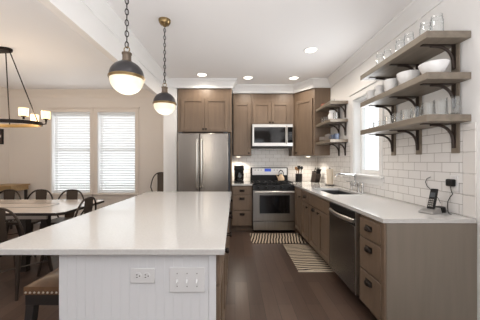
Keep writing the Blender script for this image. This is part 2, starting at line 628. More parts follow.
# windows
def window(name, label, x0, x1, z0, z1, y, casing, m_c, head=0.1):
    """local: wall plane at y=0 facing -y; opening x0..x1"""
    t = bpy.data.objects.new(name, None)
    COL.objects.link(t)
    sset(t, label, 'window')
    mid = (z0 + z1) / 2 + 0.07
    f = MB()
    s = 0.045
    for a, bb in ((x0, x0 + s), (x1 - s, x1)):
        f.box(a, bb, y, y + 0.05, z0, z1)
    for a, bb in ((z0, z0 + 0.06), (z1 - s, z1), (mid - 0.025, mid + 0.025)):
        f.box(x0 + s, x1 - s, y + 0.003, y + 0.047, a, bb)
    f.build('window_sash', M['sash'], t)
    box('window_pane', M['pane'], x0 + s, x1 - s, y + 0.022, y + 0.027, z0 + 0.06, z1 - s, t)
    if casing:
        c = MB()
        cw = casing
        c.box(x0 - cw, x0, -0.018, 0, z0, z1 + head).box(x1, x1 + cw, -0.018, 0, z0, z1 + head)
        c.box(x0, x1, -0.018, 0, z1, z1 + head)
        c.box(x0 - cw - 0.02, x1 + cw + 0.02, -0.035, 0, z1 + head, z1 + head + 0.022)
        c.build('window_casing', m_c, t, 0.003)
        c = MB()
        c.box(x0 - cw - 0.02, x1 + cw + 0.02, -0.05, 0.0, z0 - 0.028, z0)
        c.box(x0 - cw, x1 + cw, -0.016, 0, z0 - 0.11, z0 - 0.028)
        c.box(x0 + 0.001, x1 - 0.001, 0, y, z0 - 0.028, z0 + 0.002)
        c.build('window_sill', m_c, t, 0.003)
    lin = MB()
    lin.box(x0 + 0.0005, x0 + 0.012, 0, y, z0 + 0.002, z1).box(x1 - 0.012, x1 - 0.0005, 0, y, z0 + 0.002, z1).box(x0 + 0.012, x1 - 0.012, 0, y, z1 - 0.012, z1 - 0.0005)
    lin.build('window_jamb', M['sash'], t)
    return t


w1 = window('window_1', 'left dining window behind a white blind', WD[0][0], WD[0][1], WZ0, WZ1, 0.12, 0.07, M['beigetrim'], 0.075)
w1.location = (0, YB, 0)
w2 = window('window_2', 'right dining window behind a white blind', WD[1][0], WD[1][1], WZ0, WZ1, 0.12, 0.07, M['beigetrim'], 0.075)
w2.location = (0, YB, 0)
w3 = window('window_3', 'bright window over the sink with white casing', SY0 - 3.23, SY1 - 3.23, SZ0, SZ1, 0.09, 0.075, M['trim'], 0.08)
w3.location = (XW, 3.23, 0)
w3.rotation_euler = (0, 0, -math.pi / 2)


def blind(x0, x1, z0, z1, y, label):
    t = thing('window_blind', label, 'blind', ((x0 + x1) / 2, y, z0), 0, 'slatted blinds on the dining windows')
    h = z1 - z0
    hw = (x1 - x0) / 2 - 0.016
    box('headrail', M['blind'], -hw, hw, -0.03, 0.03, h - 0.06, h - 0.014, t, 0.003)
    s = MB()
    n = 31
    for i in range(n):
        zz = 0.05 + (h - 0.13) * i / (n - 1)
        a = math.radians(50)
        dy, dz = 0.025 * math.cos(a), 0.025 * math.sin(a)
        s.hexa([(-hw, -dy, zz + dz), (hw, -dy, zz + dz), (hw, dy, zz - dz), (-hw, dy, zz - dz)][::-1],
               [(-hw, -dy, zz + dz + 0.0025), (hw, -dy, zz + dz + 0.0025), (hw, dy, zz - dz + 0.0025), (-hw, dy, zz - dz + 0.0025)][::-1])
    s.build('slats', M['blind'], t)
    box('bottom_rail', M['blind'], -hw, hw, -0.025, 0.025, 0.004, 0.024, t, 0.002)
    c = MB()
    for xx in (-hw * 0.72, hw * 0.72):
        c.tube([(xx, -0.028, 0.02), (xx, -0.028, h - 0.06)], 0.0015, 4)
    c.build('ladder_cord', M['plastic'], t)
    MB().tube([(-hw + 0.07, -0.036, h - 0.03), (-hw + 0.07, -0.04, h * 0.62)], 0.004, 6).build('tilt_wand', M['plastic'], t)
    return t


blind(WD[0][0], WD[0][1], WZ0, WZ1, YB + 0.065, 'white slatted blind on the window nearer the chandelier')
blind(WD[1][0], WD[1][1], WZ0, WZ1, YB + 0.065, 'white slatted blind on the window nearer the hanging globe lamps')

# world outside the windows: pale ground
sset(box('ground_outside', M['deck'], -14, 14, -14, 20, -0.6, -0.45), 'pale ground outside the windows', 'ground')

# ------------------------------------------------------------------ hardware shared by the cabinets
def cup_pull(parent, x, z, y=0.0, wd=0.045, m='bronze'):
    b = MB()
    n, k = 12, 6
    rows = []
    for i in range(n + 1):
        a = math.pi * i / n
        row = []
        for j in range(k + 1):
            e = math.pi / 2 * j / k
            px = wd * math.cos(a) * math.cos(e) if False else wd * math.cos(a)
            rr = math.sin(a)
            row.append(b.bm.verts.new((x + px, y - 0.032 * rr * math.sin(e + 0.35) if rr > 1e-4 else y, z + 0.038 * (rr * math.cos(e) * 1.0) - 0.016)))
        rows.append(row)
    for A, B in zip(rows, rows[1:]):
        for j in range(k):
            try:
                f = b.bm.faces.new((A[j], A[j + 1], B[j + 1], B[j]))
                f.smooth = True
            except ValueError:
                pass
    bmesh.ops.remove_doubles(b.bm, verts=b.bm.verts[:], dist=1e-5)
    b.box(x - wd, x + wd, y - 0.004, y, z - 0.016, z + 0.022)
    o = b.build('cup_pull', M[m], parent)
    return o


def knob(parent, x, z, y=0.0, m='bronze', r=0.017):
    b = MB()
    b.lathe([(0.006, 0), (0.005, -0.012), (r * 0.8, -0.016), (r, -0.022), (r * 0.85, -0.028), (0, -0.031)], (x, y, z), 14, 'y')
    return b.build('knob', M[m], parent)


def shaker(name, parent, x0, x1, z0, z1, m, y=0.0, fr=0.058, t=0.02):
    """frame-and-panel front, face at y - t"""
    b = MB()
    b.box(x0, x0 + fr, y - t, y, z0, z1).box(x1 - fr, x1, y - t, y, z0, z1)
    b.box(x0 + fr, x1 - fr, y - t, y, z0, z0 + fr).box(x0 + fr, x1 - fr, y - t, y, z1 - fr, z1)
    b.box(x0 + fr, x1 - fr, y - t + 0.014, y, z0 + fr, z1 - fr)
    return b.build(name, m, parent, 0.0022)


def slab(name, parent, x0, x1, z0, z1, m, y=0.0, t=0.02):
    return MB().box(x0, x1, y - t, y, z0, z1).build(name, m, parent, 0.003)


def base_cabinet(label, loc, rz, wd, dp, fronts, top=0.825, left_toe=0.075, hollow=False, group=None):
    """front faces local -y at y=0; fronts: (kind, x0, x1, z0, z1, handle, hx, hz)"""
    t = thing('base_cabinet', label, 'cabinet', loc, rz, group)
    b = MB()
    b.box(0, wd, 0, dp, 0.1, 0.6 if hollow else top).box(0, wd, left_toe, dp, 0, 0.1)
    if hollow:
        b.box(0, wd, 0, 0.02, 0.6, top).box(0, wd, dp - 0.02, dp, 0.6, top)
    b.build('carcass', M['cab'], t, 0.002)
    for f in fronts:
        kind, x0, x1, z0, z1 = f[:5]
        if kind == 'drawer':
            o = slab('drawer', t, x0, x1, z0, z1, M['cab'])
        else:
            o = shaker(kind, t, x0, x1, z0, z1, M['cab'])
        for hd in f[5:]:
            if hd[0] == 'cup':
                cup_pull(o, hd[1], hd[2], -0.02)
            else:
                knob(o, hd[1], hd[2], -0.02)
    return t


# ------------------------------------------------------------------ right-hand run (faces -X); local x -> world -Y
FX = 1.056                     # carcass front plane; doors stand 2 cm proud
RZ = -math.pi / 2
# drawer stack nearest the viewer: y 1.765 .. 2.10
t = base_cabinet('three-drawer cabinet with flat taupe end panel facing the viewer', (FX, 2.10, 0), RZ, 0.345, XW - FX - 0.003, [
    ('drawer', 0.02, 0.315, 0.655, 0.80, ('cup', 0.165, 0.735)),
    ('drawer', 0.02, 0.315, 0.395, 0.64, ('cup', 0.165, 0.575)),
    ('drawer', 0.02, 0.315, 0.115, 0.38, ('cup', 0.165, 0.315))])
slab('corner_post', t, 0.318, 0.358, 0.0, 0.824, M['cab'], 0.0, 0.014)
box('end_panel', M['panel'], 0.345, 0.36, 0.0, XW - FX - 0.004, 0.0, 0.824, t, 0.002)['label'] = 'flat taupe end panel'
# dishwasher: y 2.115 .. 2.725
t = thing('dishwasher', 'dark stainless dishwasher under the counter between drawers and sink cabinet', 'dishwasher', (FX, 2.728, 0), RZ)
box('tub', M['black'], 0.0, 0.615, 0.03, 0.58, 0.1, 0.822, t)
box('toe_plate', M['black'], 0.0, 0.615, 0.08, 0.5, 0.0, 0.1, t)
b = MB()
b.box(0.012, 0.585, -0.03, 0.03, 0.115, 0.70)
b.build('door', M['darksteel'], t, 0.004)
b = MB()
b.box(0.012, 0.585, -0.03, 0.03, 0.765, 0.818).box(0.012, 0.585, 0.0, 0.03, 0.70, 0.765)
b.build('control_panel', M['black'], t, 0.002)
b = MB()
pts = []
for i in range(13):
    u = i / 12
    pts.append((0.03 + 0.54 * u, -0.03 - 0.03 * math.sin(math.pi * u), 0.738))
b.tube(pts, 0.014, 8, flat=1.4)
b.build('handle', M['steel_h'], t)
box('edge_strip', M['steel_h'], 0.587, 0.598, -0.026, 0.03, 0.115, 0.82, t)
# sink cabinet: y 2.735 .. 3.50
base_cabinet('sink base cabinet with two doors and a false drawer front', (FX, 3.505, 0), RZ, 0.77, XW - FX - 0.003, [
    ('drawer', 0.015, 0.755, 0.665, 0.805),
    ('door', 0.015, 0.383, 0.115, 0.65, ('cup', 0.20, 0.615)),
    ('door', 0.387, 0.755, 0.115, 0.65, ('knob', 0.425, 0.615))], hollow=True)
# narrow drawer-over-door cabinet
base_cabinet('narrow cabinet with one drawer over a door beside the sink cabinet', (FX, 3.90, 0), RZ, 0.39, XW - FX - 0.003, [
    ('drawer', 0.012, 0.378, 0.665, 0.805, ('cup', 0.195, 0.735)),
    ('door', 0.012, 0.378, 0.115, 0.65, ('knob', 0.335, 0.60))], hollow=True)
# corner cabinet next to the range
base_cabinet('corner base cabinet with a tall single door next to the range', (FX, 4.37, 0), RZ, 0.465, XW - FX - 0.003, [
    ('door', 0.03, 0.453, 0.115, 0.805, ('knob', 0.41, 0.70))])
box_f = MB().box(1.062, XW - 0.003, 4.374, YB - 0.013, 0.0, 0.825).build('corner_cabinet_carcass', M['cab'])
tag(box_f, 'blind corner base cabinet hidden beside the range', 'cabinet')

# counter on the right run with a sink cut-out, and the sink
SX0, SX1, SKY0, SKY1 = 1.185, 1.555, 3.03, 3.735
CT0, CT1 = 0.826, 0.855
b = MB()
CX0 = 1.031
b.box(CX0, SX0, 1.738, 4.372, CT0, CT1).box(SX1, XW - 0.014, 1.738, 4.372, CT0, CT1)
b.box(SX0, SX1, 1.738, SKY0, CT0, CT1).box(SX0, SX1, SKY1, 4.372, CT0, CT1)
b.box(1.066, XW - 0.014, 4.372, YB - 0.014, CT0, CT1)
bmesh.ops.remove_doubles(b.bm, verts=b.bm.verts[:], dist=1e-4)
tag(b.build('countertop', M['quartz']), 'long white quartz counter on the right wall with the sink set in', 'countertop')
b = MB()
b.box(SX0 - 0.004, SX0, SKY0, SKY1, 0.62, CT0 - 0.001).box(SX1, SX1 + 0.004, SKY0, SKY1, 0.62, CT0 - 0.001)
b.box(SX0 - 0.004, SX1 + 0.004, SKY0 - 0.004, SKY0, 0.62, CT0 - 0.001).box(SX0 - 0.004, SX1 + 0.004, SKY1, SKY1 + 0.004, 0.62, CT0 - 0.001)
b.box(SX0 - 0.004, SX1 + 0.004, SKY0 - 0.004, SKY1 + 0.004, 0.615, 0.62)
sk = tag(b.build('sink', M['sinksteel']), 'undermount steel sink set into the right counter', 'sink')
MB().lathe([(0.0, 0.622), (0.035, 0.622), (0.04, 0.626), (0.045, 0.6205)], (1.37, 3.4, 0), 20).build('drain', M['chrome'], sk)

# faucet (bridge type)
t = thing('faucet', 'chrome bridge faucet with two lever handles behind the sink', 'faucet', (1.612, 3.36, CT1))
b = MB()
for yy in (-0.10, 0.10):
    b.lathe([(0.028, 0.0), (0.028, 0.006), (0.016, 0.012), (0.013, 0.03), (0.013, 0.075), (0.019, 0.08), (0.019, 0.1), (0.012, 0.105)], (0, yy, 0), 16)
b.tube([(0, -0.10, 0.075), (0, 0.10, 0.075)], 0.011, 10)
b.build('bridge_body', M['chrome'], t)
b = MB()
b.lathe([(0.014, 0.07), (0.016, 0.10), (0.012, 0.105), (0.012, 0.2), (0.016, 0.205), (0.016, 0.235), (0.0, 0.245)], (0, 0, 0), 14)
b.tube([(0, 0, 0.215), (-0.08, 0.01, 0.222), (-0.18, 0.03, 0.232), (-0.215, 0.035, 0.232), (-0.232, 0.038, 0.22), (-0.235, 0.038, 0.19)], 0.0105, 10)
b.build('spout', M['chrome'], t)
for yy in (-0.10, 0.10):
    b = MB()
    b.lathe([(0.014, 0.105), (0.014, 0.122), (0.0, 0.13)], (0, yy, 0), 12)
    b.tube([(0, yy, 0.117), (-0.065, yy + 0.03 * (1 if yy > 0 else -1), 0.127)], [0.007, 0.005], 8)
    b.build('lever', M['chrome'], t)
b = MB()
b.lathe([(0.022, 0.0), (0.02, 0.006), (0.012, 0.012), (0.012, 0.06), (0.017, 0.065), (0.017, 0.12), (0.01, 0.135), (0.0, 0.137)], (0.0, -0.2, 0), 14)
b.build('side_sprayer', M['chrome'], t)


# ------------------------------------------------------------------ back wall
# left base cabinet (drawers)
base_cabinet('narrow three-drawer cabinet between the fridge and the range', (-0.055, FD + 0.02, 0), 0, 0.365, YB - FD - 0.034, [
    ('drawer', 0.012, 0.353, 0.665, 0.805, ('cup', 0.18, 0.735)),
    ('drawer', 0.012, 0.353, 0.39, 0.65, ('cup', 0.18, 0.595)),
    ('drawer', 0.012, 0.353, 0.115, 0.375, ('cup', 0.18, 0.315))])
tag(box('countertop', M['quartz'], -0.057, 0.308, FD - 0.012, YB - 0.014, CT0, CT1, None, 0.003), 'short white quartz counter under the coffee maker', 'countertop')

# range
RX0, RX1, RY = 0.314, 1.054, 4.386
t = thing('range', 'stainless freestanding range with black cooktop under the microwave', 'range', ((RX0 + RX1) / 2, RY, 0))
hw = (RX1 - RX0) / 2
box('case', M['black'], -hw, hw, 0.03, YB - RY - 0.014, 0.03, 0.835, t)
for xx in (-hw + 0.05, hw - 0.05):
    for yy in (0.12, 0.6):
        MB().lathe([(0.02, 0.0), (0.02, 0.03)], (xx, yy, 0), 10).build('foot', M['black'], t)
d = box('storage_drawer', M['rangesteel'], -hw + 0.002, hw - 0.002, -0.005, 0.03, 0.05, 0.2, t, 0.004)
b = MB()
wx0, wx1, wz0, wz1 = -0.255, 0.275, 0.345, 0.665
ox0, ox1, oz0, oz1 = -hw + 0.002, hw - 0.002, 0.215, 0.745
b.box(ox0, wx0, -0.015, 0.03, oz0, oz1).box(wx1, ox1, -0.015, 0.03, oz0, oz1).box(wx0, wx1, -0.015, 0.03, oz0, wz0).box(wx0, wx1, -0.015, 0.03, wz1, oz1)
dr = b.build('oven_door', M['rangesteel'], t)
b = MB()
b.box(wx0 + 0.001, wx1 - 0.001, -0.0175, 0.02, wz0 + 0.001, wz1 - 0.001)
b.build('oven_window', M['blackglass'], dr, 0.003)
b = MB()
b.tube([(-hw + 0.03, -0.06, 0.725), (hw - 0.03, -0.06, 0.725)], 0.014, 10)
for xx in (-hw + 0.07, hw - 0.07):
    b.tube([(xx, -0.015, 0.725), (xx, -0.06, 0.725)], 0.010, 8)
b.build('handle', M['steel_h'], dr)
b = MB()
b.hexa([(-hw, -0.015, 0.755), (hw, -0.015, 0.755), (hw, 0.03, 0.755), (-hw, 0.03, 0.755)], [(-hw, 0.0, 0.845), (hw, 0.0, 0.845), (hw, 0.03, 0.845), (-hw, 0.03, 0.845)])
cp = b.build('control_panel', M['black'], t, 0.002)
for i in range(5):
    kx = -0.27 + 0.135 * i
    MB().lathe([(0.022, 0), (0.022, -0.012), (0.016, -0.03), (0, -0.031)], (kx, -0.008, 0.80), 14, 'y').build('knob', M['black'], cp)
box('cooktop', M['blackglass'], -hw, hw, 0.0, 0.60, 0.835, 0.857, t, 0.003)
b = MB()
for sx in (-1, 0, 1):
    x0, x1 = sx * 0.235 - 0.113, sx * 0.235 + 0.113
    for (a0, a1, c0, c1) in ((x0, x1, 0.05, 0.064), (x0, x1, 0.56, 0.574), (x0, x0 + 0.014, 0.05, 0.574), (x1 - 0.014, x1, 0.05, 0.574), (x0, x1, 0.30, 0.314), ((x0 + x1) / 2 - 0.006, (x0 + x1) / 2 + 0.006, 0.05, 0.574)):
        b.box(a0, a1, c0, c1, 0.872, 0.886)
    for xx in (x0 + 0.007, x1 - 0.007):
        for yy in (0.057, 0.567):
            b.box(xx - 0.006, xx + 0.006, yy - 0.006, yy + 0.006, 0.857, 0.872)
b.build('grate', M['grate'], t)
for xx in (-0.235, 0.235):
    for yy in (0.17, 0.43):
        MB().lathe([(0.05, 0.857), (0.05, 0.866), (0.03, 0.870), (0.0, 0.871)], (xx, yy, 0), 16).build('burner', M['grate'], t)
bg = MB()
bg.box(-hw, hw, 0.61, 0.695, 0.85, 1.135)
bg = bg.build('backguard', M['black'], t, 0.006)
box('steel_face', M['steel_h'], -hw + 0.03, hw - 0.02, 0.604, 0.611, 0.985, 1.12, bg, 0.003)
box('display', M['display'], -0.095, 0.035, 0.600, 0.605, 1.055, 1.112, bg)['label'] = 'blue-lit clock display'
for xx in (-0.28, -0.22, -0.16, 0.10, 0.16, 0.22):
    box('button', M['greyplastic'], xx - 0.012, xx + 0.012, 0.6025, 0.6045, 1.075, 1.092, bg)

# microwave
MX0, MX1 = 0.323, 1.085
t = thing('microwave', 'stainless over-the-range microwave with dark glass door', 'microwave', ((MX0 + MX1) / 2, 4.70, 1.515))
hw = (MX1 - MX0) / 2
box('case', M['black'], -hw, hw, 0.012, YB - 4.70 - 0.014, 0.0, 0.44, t)
b = MB()
b.box(-hw + 0.004, hw - 0.004, -0.015, 0.012, 0.385, 0.438).box(-hw + 0.004, hw - 0.004, -0.015, 0.012, 0.03, 0.09)
b.box(-hw + 0.004, -hw + 0.035, -0.015, 0.012, 0.09, 0.385)
b.build('steel_frame', M['steel_h'], t)
box('door_glass', M['blackglass'], -hw + 0.035, 0.24, -0.012, 0.012, 0.09, 0.385, t)
box('control_panel', M['blackglass'], 0.285, hw - 0.004, -0.012, 0.012, 0.09, 0.385, t)
b = MB()
b.box(0.24, 0.285, -0.012, 0.012, 0.09, 0.385)
pts = [(0.262, -0.012, 0.08), (0.262, -0.05, 0.11), (0.262, -0.055, 0.24), (0.262, -0.05, 0.37), (0.262, -0.012, 0.4)]
b.tube(pts, 0.013, 8)
b.build('handle', M['steel_h'], t)
b = MB()
for r_ in range(4):
    for c_ in range(3):
        b.box(0.298 + c_ * 0.022, 0.312 + c_ * 0.022, -0.0135, -0.011, 0.15 + r_ * 0.04, 0.172 + r_ * 0.04)
b.build('keypad', M['greycase'], t)
box('vent_grille', M['black'], -hw + 0.01, hw - 0.01, -0.006, 0.012, 0.002, 0.028, t)


# wall cabinets
def wall_cabinet(label, loc, wd, dp, h, doors, frieze=0.0, rz=0.0, group='taupe wall cabinets'):
    t = thing('wall_cabinet', label, 'cabinet', loc, rz, group)
    b = MB().box(0, wd, 0, dp, 0, h)
    b.build('carcass', M['cab'], t, 0.002)
    for (x0, x1, z0, z1, *hd) in doors:
        o = shaker('door', t, x0, x1, z0, z1, M['cab'])
        for k in hd:
            knob(o, k[0], k[1], -0.02)
    return t


ZT = ZC - 0.147               # underside of the crown
ZU = 1.365
wall_cabinet('tall narrow wall cabinet with one door above the coffee maker', (-0.04, UD + 0.02, ZU), 0.355, YB - UD - 0.034, ZT - ZU, [(0.02, 0.335, 0.012, 1.02, (0.305, 0.05))])
wall_cabinet('short two-door wall cabinet above the microwave', (0.317, UD + 0.02, 1.958), 0.775, YB - UD - 0.034, ZT - 1.958, [(0.03, 0.372, 0.012, 0.43, (0.345, 0.04)), (0.378, 0.72, 0.012, 0.43, (0.405, 0.04))])
sset(box('trim_4', M['cab'], 1.093, 1.122, UD + 0.02, YB - 0.013, ZU, ZT), 'taupe filler strip beside the microwave', 'trim')
# diagonal corner cabinet
t = thing('wall_cabinet', 'diagonal corner wall cabinet with one angled door', 'cabinet', (DA[0], DA[1], ZU), math.atan2(DB[1] - DA[1], DB[0] - DA[0]), 'taupe wall cabinets')
ang = t.rotation_euler.z
L = math.hypot(DB[0] - DA[0], DB[1] - DA[1])


def loc2(p):
    dx, dy = p[0] - DA[0], p[1] - DA[1]
    return (dx * math.cos(-ang) - dy * math.sin(-ang), dx * math.sin(-ang) + dy * math.cos(-ang))


h = ZT - ZU
b = MB()
b.prism([loc2(p) for p in ((DA[0], DA[1] + 0.02), (DB[0] + 0.016, DB[1] + 0.006), (XW - 0.002, DB[1] + 0.006), (XW - 0.002, YB - 0.013), (DA[0], YB - 0.013))], 0, h)
b.build('carcass', M['cab'], t)
o = shaker('door', t, 0.04, L - 0.03, 0.012, 1.02, M['cab'], 0.012)
knob(o, 0.075, 0.05, -0.008)
# cabinet above the fridge with the side panel
t = wall_cabinet('deep two-door cabinet above the fridge', (-1.02, FD + 0.02, 1.78), 0.96, YB - FD - 0.022, ZT - 1.78, [(0.06, 0.478, 0.02, 0.60, (0.455, 0.05)), (0.484, 0.90, 0.02, 0.60, (0.507, 0.05))])
tag(box('fridge_side_panel', M['cab'], -0.08, -0.062, FD + 0.02, YB - 0.001, 0, 1.778, None, 0.002), 'tall taupe panel on the right side of the fridge', 'panel')
# fridge
FX0, FX1 = -1.0, -0.105
FY = 4.33
t = thing('refrigerator', 'stainless french-door refrigerator standing beside the white wall end', 'refrigerator', ((FX0 + FX1) / 2, FY, 0))
hw = (FX1 - FX0) / 2
box('case', M['greycase'], -hw - 0.002, hw + 0.018, 0.075, 0.74, 0.03, 1.752, t, 0.004)
zs = 0.62
for nm, x0, x1, hx in (('left', -hw + 0.004, -0.064, -0.10), ('right', -0.058, hw - 0.012, -0.022)):
    o = MB().box(x0, x1, 0.0, 0.07, zs + 0.006, 1.745).build('door', M['steel'], t, 0.012, 3)
    b = MB()
    z0, z1 = (0.80, 1.64)
    b.tube([(hx, 0.0, z0), (hx, -0.045, z0 + 0.02), (hx, -0.055, z0 + 0.12), (hx, -0.055, z1 - 0.12), (hx, -0.045, z1 - 0.02), (hx, 0.0, z1)], 0.0125, 10)
    b.build('handle', M['steel_h'], o)
o = MB().box(-hw + 0.004, hw - 0.012, 0.0, 0.07, 0.06, zs - 0.006).build('freezer_drawer', M['steel'], t, 0.012, 3)
b = MB()
b.tube([(-0.38, 0.0, 0.55), (-0.36, -0.05, 0.55), (0.36, -0.05, 0.55), (0.38, 0.0, 0.55)], 0.0125, 10)
b.build('handle', M['steel_h'], o)
box('toe_grille', M['black'], -hw + 0.01, hw - 0.01, 0.05, 0.074, 0.0, 0.06, t)
b = MB()
for xx in (-hw + 0.05, hw - 0.06):
    b.box(xx - 0.03, xx + 0.03, 0.02, 0.1, 1.745, 1.768)
b.build('hinge_cover', M['greycase'], t)

# under-cabinet puck lights
for (x, y, lab, pw) in ((0.065, 4.87, 'small round lit lamp under the cabinet above the coffee maker', 12), (1.38, 4.72, 'small round lit lamp under the diagonal corner cabinet', 12)):
    t = thing('puck_light', lab, 'light', (x, y, ZU - 0.018), 0, 'lamps under the wall cabinets')
    MB().lathe([(0.042, 0.0), (0.045, 0.017), (0.03, 0.0175)], (0, 0, 0), 20).build('housing', M['steel_h'], t)
    MB().lathe([(0.036, -0.001), (0.03, -0.006), (0.0, -0.008)], (0, 0, 0), 20).build('lens', M['lampdisc'], t)
    d = bpy.data.lights.new('puck_light_glow', 'SPOT')
    d.energy, d.color, d.spot_size, d.spot_blend, d.shadow_soft_size = pw, (1, 0.9, 0.76), 2.7, 0.6, 0.03
    lo = bpy.data.objects.new('puck_light_glow', d)
    lo.location = (x, y, ZU - 0.035)
    COL.objects.link(lo)

# ------------------------------------------------------------------ island
IY0, IY1 = 1.143, 3.33
tag(box('island_countertop', M['quartz'], -1.15, -0.047, IY0, IY1, CT0, CT1, None, 0.003), 'large white quartz island top in front', 'countertop')
IBX0, IBX1, IBY0, IBY1 = -0.828, -0.088, 1.172, 3.30
t = thing('kitchen_island', 'island base with white beadboard end and taupe doors toward the range', 'island', (0, 0, 0))
b = MB().box(IBX0 + 0.012, IBX1 - 0.004, IBY0 + 0.012, IBY1, 0.1, CT0 - 0.002)
b.box(IBX0 + 0.012, IBX1 - 0.07, IBY0 + 0.03, IBY1, 0, 0.1)
b.build('carcass', M['cab'], t)


def beadboard(name, x0, x1, z0, z1, y0, y1, axis, parent):
    b = MB()
    n = max(1, round((x1 - x0) / 0.0405))
    p = (x1 - x0) / n
    for i in range(n):
        a, c = x0 + i * p + 0.0006, x0 + (i + 1) * p - 0.0006
        if axis == 'x':
            b.box(a, c, y0, y1, z0, z1)
        else:
            b.box(y0, y1, a, c, z0, z1)
    if axis == 'x':
        b.box(x0, x1, y0 + 0.0016, y1, z0, z1)
    else:
        b.box(y0 + 0.004, y1, x0, x1, z0, z1)
    return b.build(name, M['bead'], parent, 0.0006, 1)


beadboard('beadboard_end', IBX0 + 0.003, IBX1 - 0.035, 0.0, CT0 - 0.002, IBY0, IBY0 + 0.012, 'x', t)['label'] = 'white beadboard end panel'
beadboard('beadboard_side', IBY0 + 0.003, IBY1, 0.0, CT0 - 0.002, IBX0, IBX0 + 0.012, 'y', t)['label'] = 'white beadboard side panel'
box('corner_stile', M['bead'], IBX1 - 0.034, IBX1 - 0.002, IBY0 - 0.004, IBY0 + 0.02, 0.0, CT0 - 0.002, t, 0.002)['label'] = 'white corner stile'


def island_front(kind, y0, y1, z0, z1, hd):
    """fronts facing +X: built in a local frame turned by +90 degrees"""
    if kind == 'drawer':
        b = MB().box(IBX1 - 0.004, IBX1 + 0.014, y0, y1, z0, z1)
        o = b.build('drawer', M['cab'], t, 0.003)
    else:
        b = MB()
        fr = 0.055
        X0, X1 = IBX1 - 0.004, IBX1 + 0.014
        b.box(X0, X1, y0, y0 + fr, z0, z1).box(X0, X1, y1 - fr, y1, z0, z1).box(X0, X1, y0 + fr, y1 - fr, z0, z0 + fr).box(X0, X1, y0 + fr, y1 - fr, z1 - fr, z1)
        b.box(X0, X1 - 0.01, y0 + fr, y1 - fr, z0 + fr, z1 - fr)
        o = b.build('door', M['cab'], t, 0.002)
    for (yy, zz) in hd:
        MB().lathe([(0.007, 0), (0.006, 0.022), (0.012, 0.027), (0.016, 0.034), (0.014, 0.042), (0, 0.045)], (IBX1 + 0.014, yy, zz), 14, 'x').build('knob', M['bronze'], o)


yy = IBY0 + 0.03
for i in range(3):
    wdt = 0.695
    y0, y1 = yy + i * 0.7, yy + i * 0.7 + wdt
    hy = y0 + 0.09 if i == 0 else (y0 + y1) / 2
    island_front('drawer', y0 + 0.004, y1 - 0.004, 0.665, 0.815, [(hy, 0.795)])
    ym = (y0 + y1) / 2
    island_front('door', y0 + 0.004, ym - 0.002, 0.115, 0.65, [(ym - 0.03, 0.60)] if i else [])
    island_front('door', ym + 0.002, y1 - 0.004, 0.115, 0.65, [(ym + 0.03, 0.60)] if i else [])

# outlet and switch plate on the island end
t = thing('wall_outlet', 'white double socket plate on the island beadboard end', 'outlet', (-0.432, IBY0 - 0.0005, 0.722))
box('plate', M['plate'], -0.0575, 0.0575, -0.006, 0, -0.035, 0.035, t, 0.003)
b = MB()
for xx in (-0.02, 0.02):
    b.lathe([(0.0165, -0.006), (0.0165, -0.0085), (0, -0.0085)], (xx, 0, 0), 18, 'y')
so = b.build('socket', M['plate'], t)
b = MB()
for xx in (-0.02, 0.02):
    b.box(xx - 0.008, xx - 0.001, -0.0092, -0.008, 0.004, 0.0075).box(xx - 0.008, xx - 0.001, -0.0092, -0.008, -0.0075, -0.004)
    b.lathe([(0.0028, -0.008), (0.0028, -0.0092), (0, -0.0092)], (xx + 0.008, 0, 0), 8, 'y')
b.build('slot', M['slot'], so)
t = thing('switch_plate', 'white three-gang switch plate on the island end', 'switch', (-0.2235, IBY0 - 0.0005, 0.703))
box('plate', M['plate'], -0.0825, 0.0825, -0.006, 0, -0.059, 0.059, t, 0.003)
for xx in (-0.046, 0, 0.046):
    b = MB()
    b.box(xx - 0.005, xx + 0.005, -0.007, -0.006, -0.012, 0.012)
    b.hexa([(xx - 0.004, -0.006, -0.009), (xx + 0.004, -0.006, -0.009), (xx + 0.004, -0.006, 0.004), (xx - 0.004, -0.006, 0.004)], [(xx - 0.003, -0.016, -0.016), (xx + 0.003, -0.016, -0.016), (xx + 0.003, -0.018, -0.01), (xx - 0.003, -0.018, -0.01)])
    b.build('toggle', M['plate'], t)
b = MB()
for xx in (-0.046, 0, 0.046):
    for zz in (-0.03, 0.03):
        b.lathe([(0.003, -0.006), (0.003, -0.0068), (0, -0.0068)], (xx, 0, zz), 8, 'y')
b.build('screw', M['greyplastic'], t)

# ------------------------------------------------------------------ open shelves, right wall
SH = [2.191, 1.895, 1.593]
SHX, SHY0, SHY1 = 1.37, 1.785, 2.735
UPY = [1.90, 2.28, 2.64]
WHICH = ['top', 'middle', 'bottom']


def bracket(parent, y, ztop, depth, drop, xw):
    """L bracket with curved brace, in the x-z plane, against x = xw, under z = ztop"""
    b = MB()
    hw_ = 0.014
    b.box(xw - 0.008, xw, y - hw_, y + hw_, ztop - drop, ztop)
    b.box(xw - depth, xw - 0.008, y - hw_, y + hw_, ztop - 0.006, ztop)
    r_ = min(depth, drop) * 0.66
    pts = [(xw - depth * 0.72, y, ztop - 0.010)]
    for i in range(11):
        a = math.pi / 2 * i / 10
        pts.append((xw - 0.010 - (r_ - r_ * math.sin(a)), y, ztop - 0.012 - (r_ - r_ * math.cos(a))))
    pts.append((xw - 0.006, y, ztop - drop + 0.004))
    b.tube(pts, 0.0105, 6)
    return b.build('bracket', M['iron'], parent)


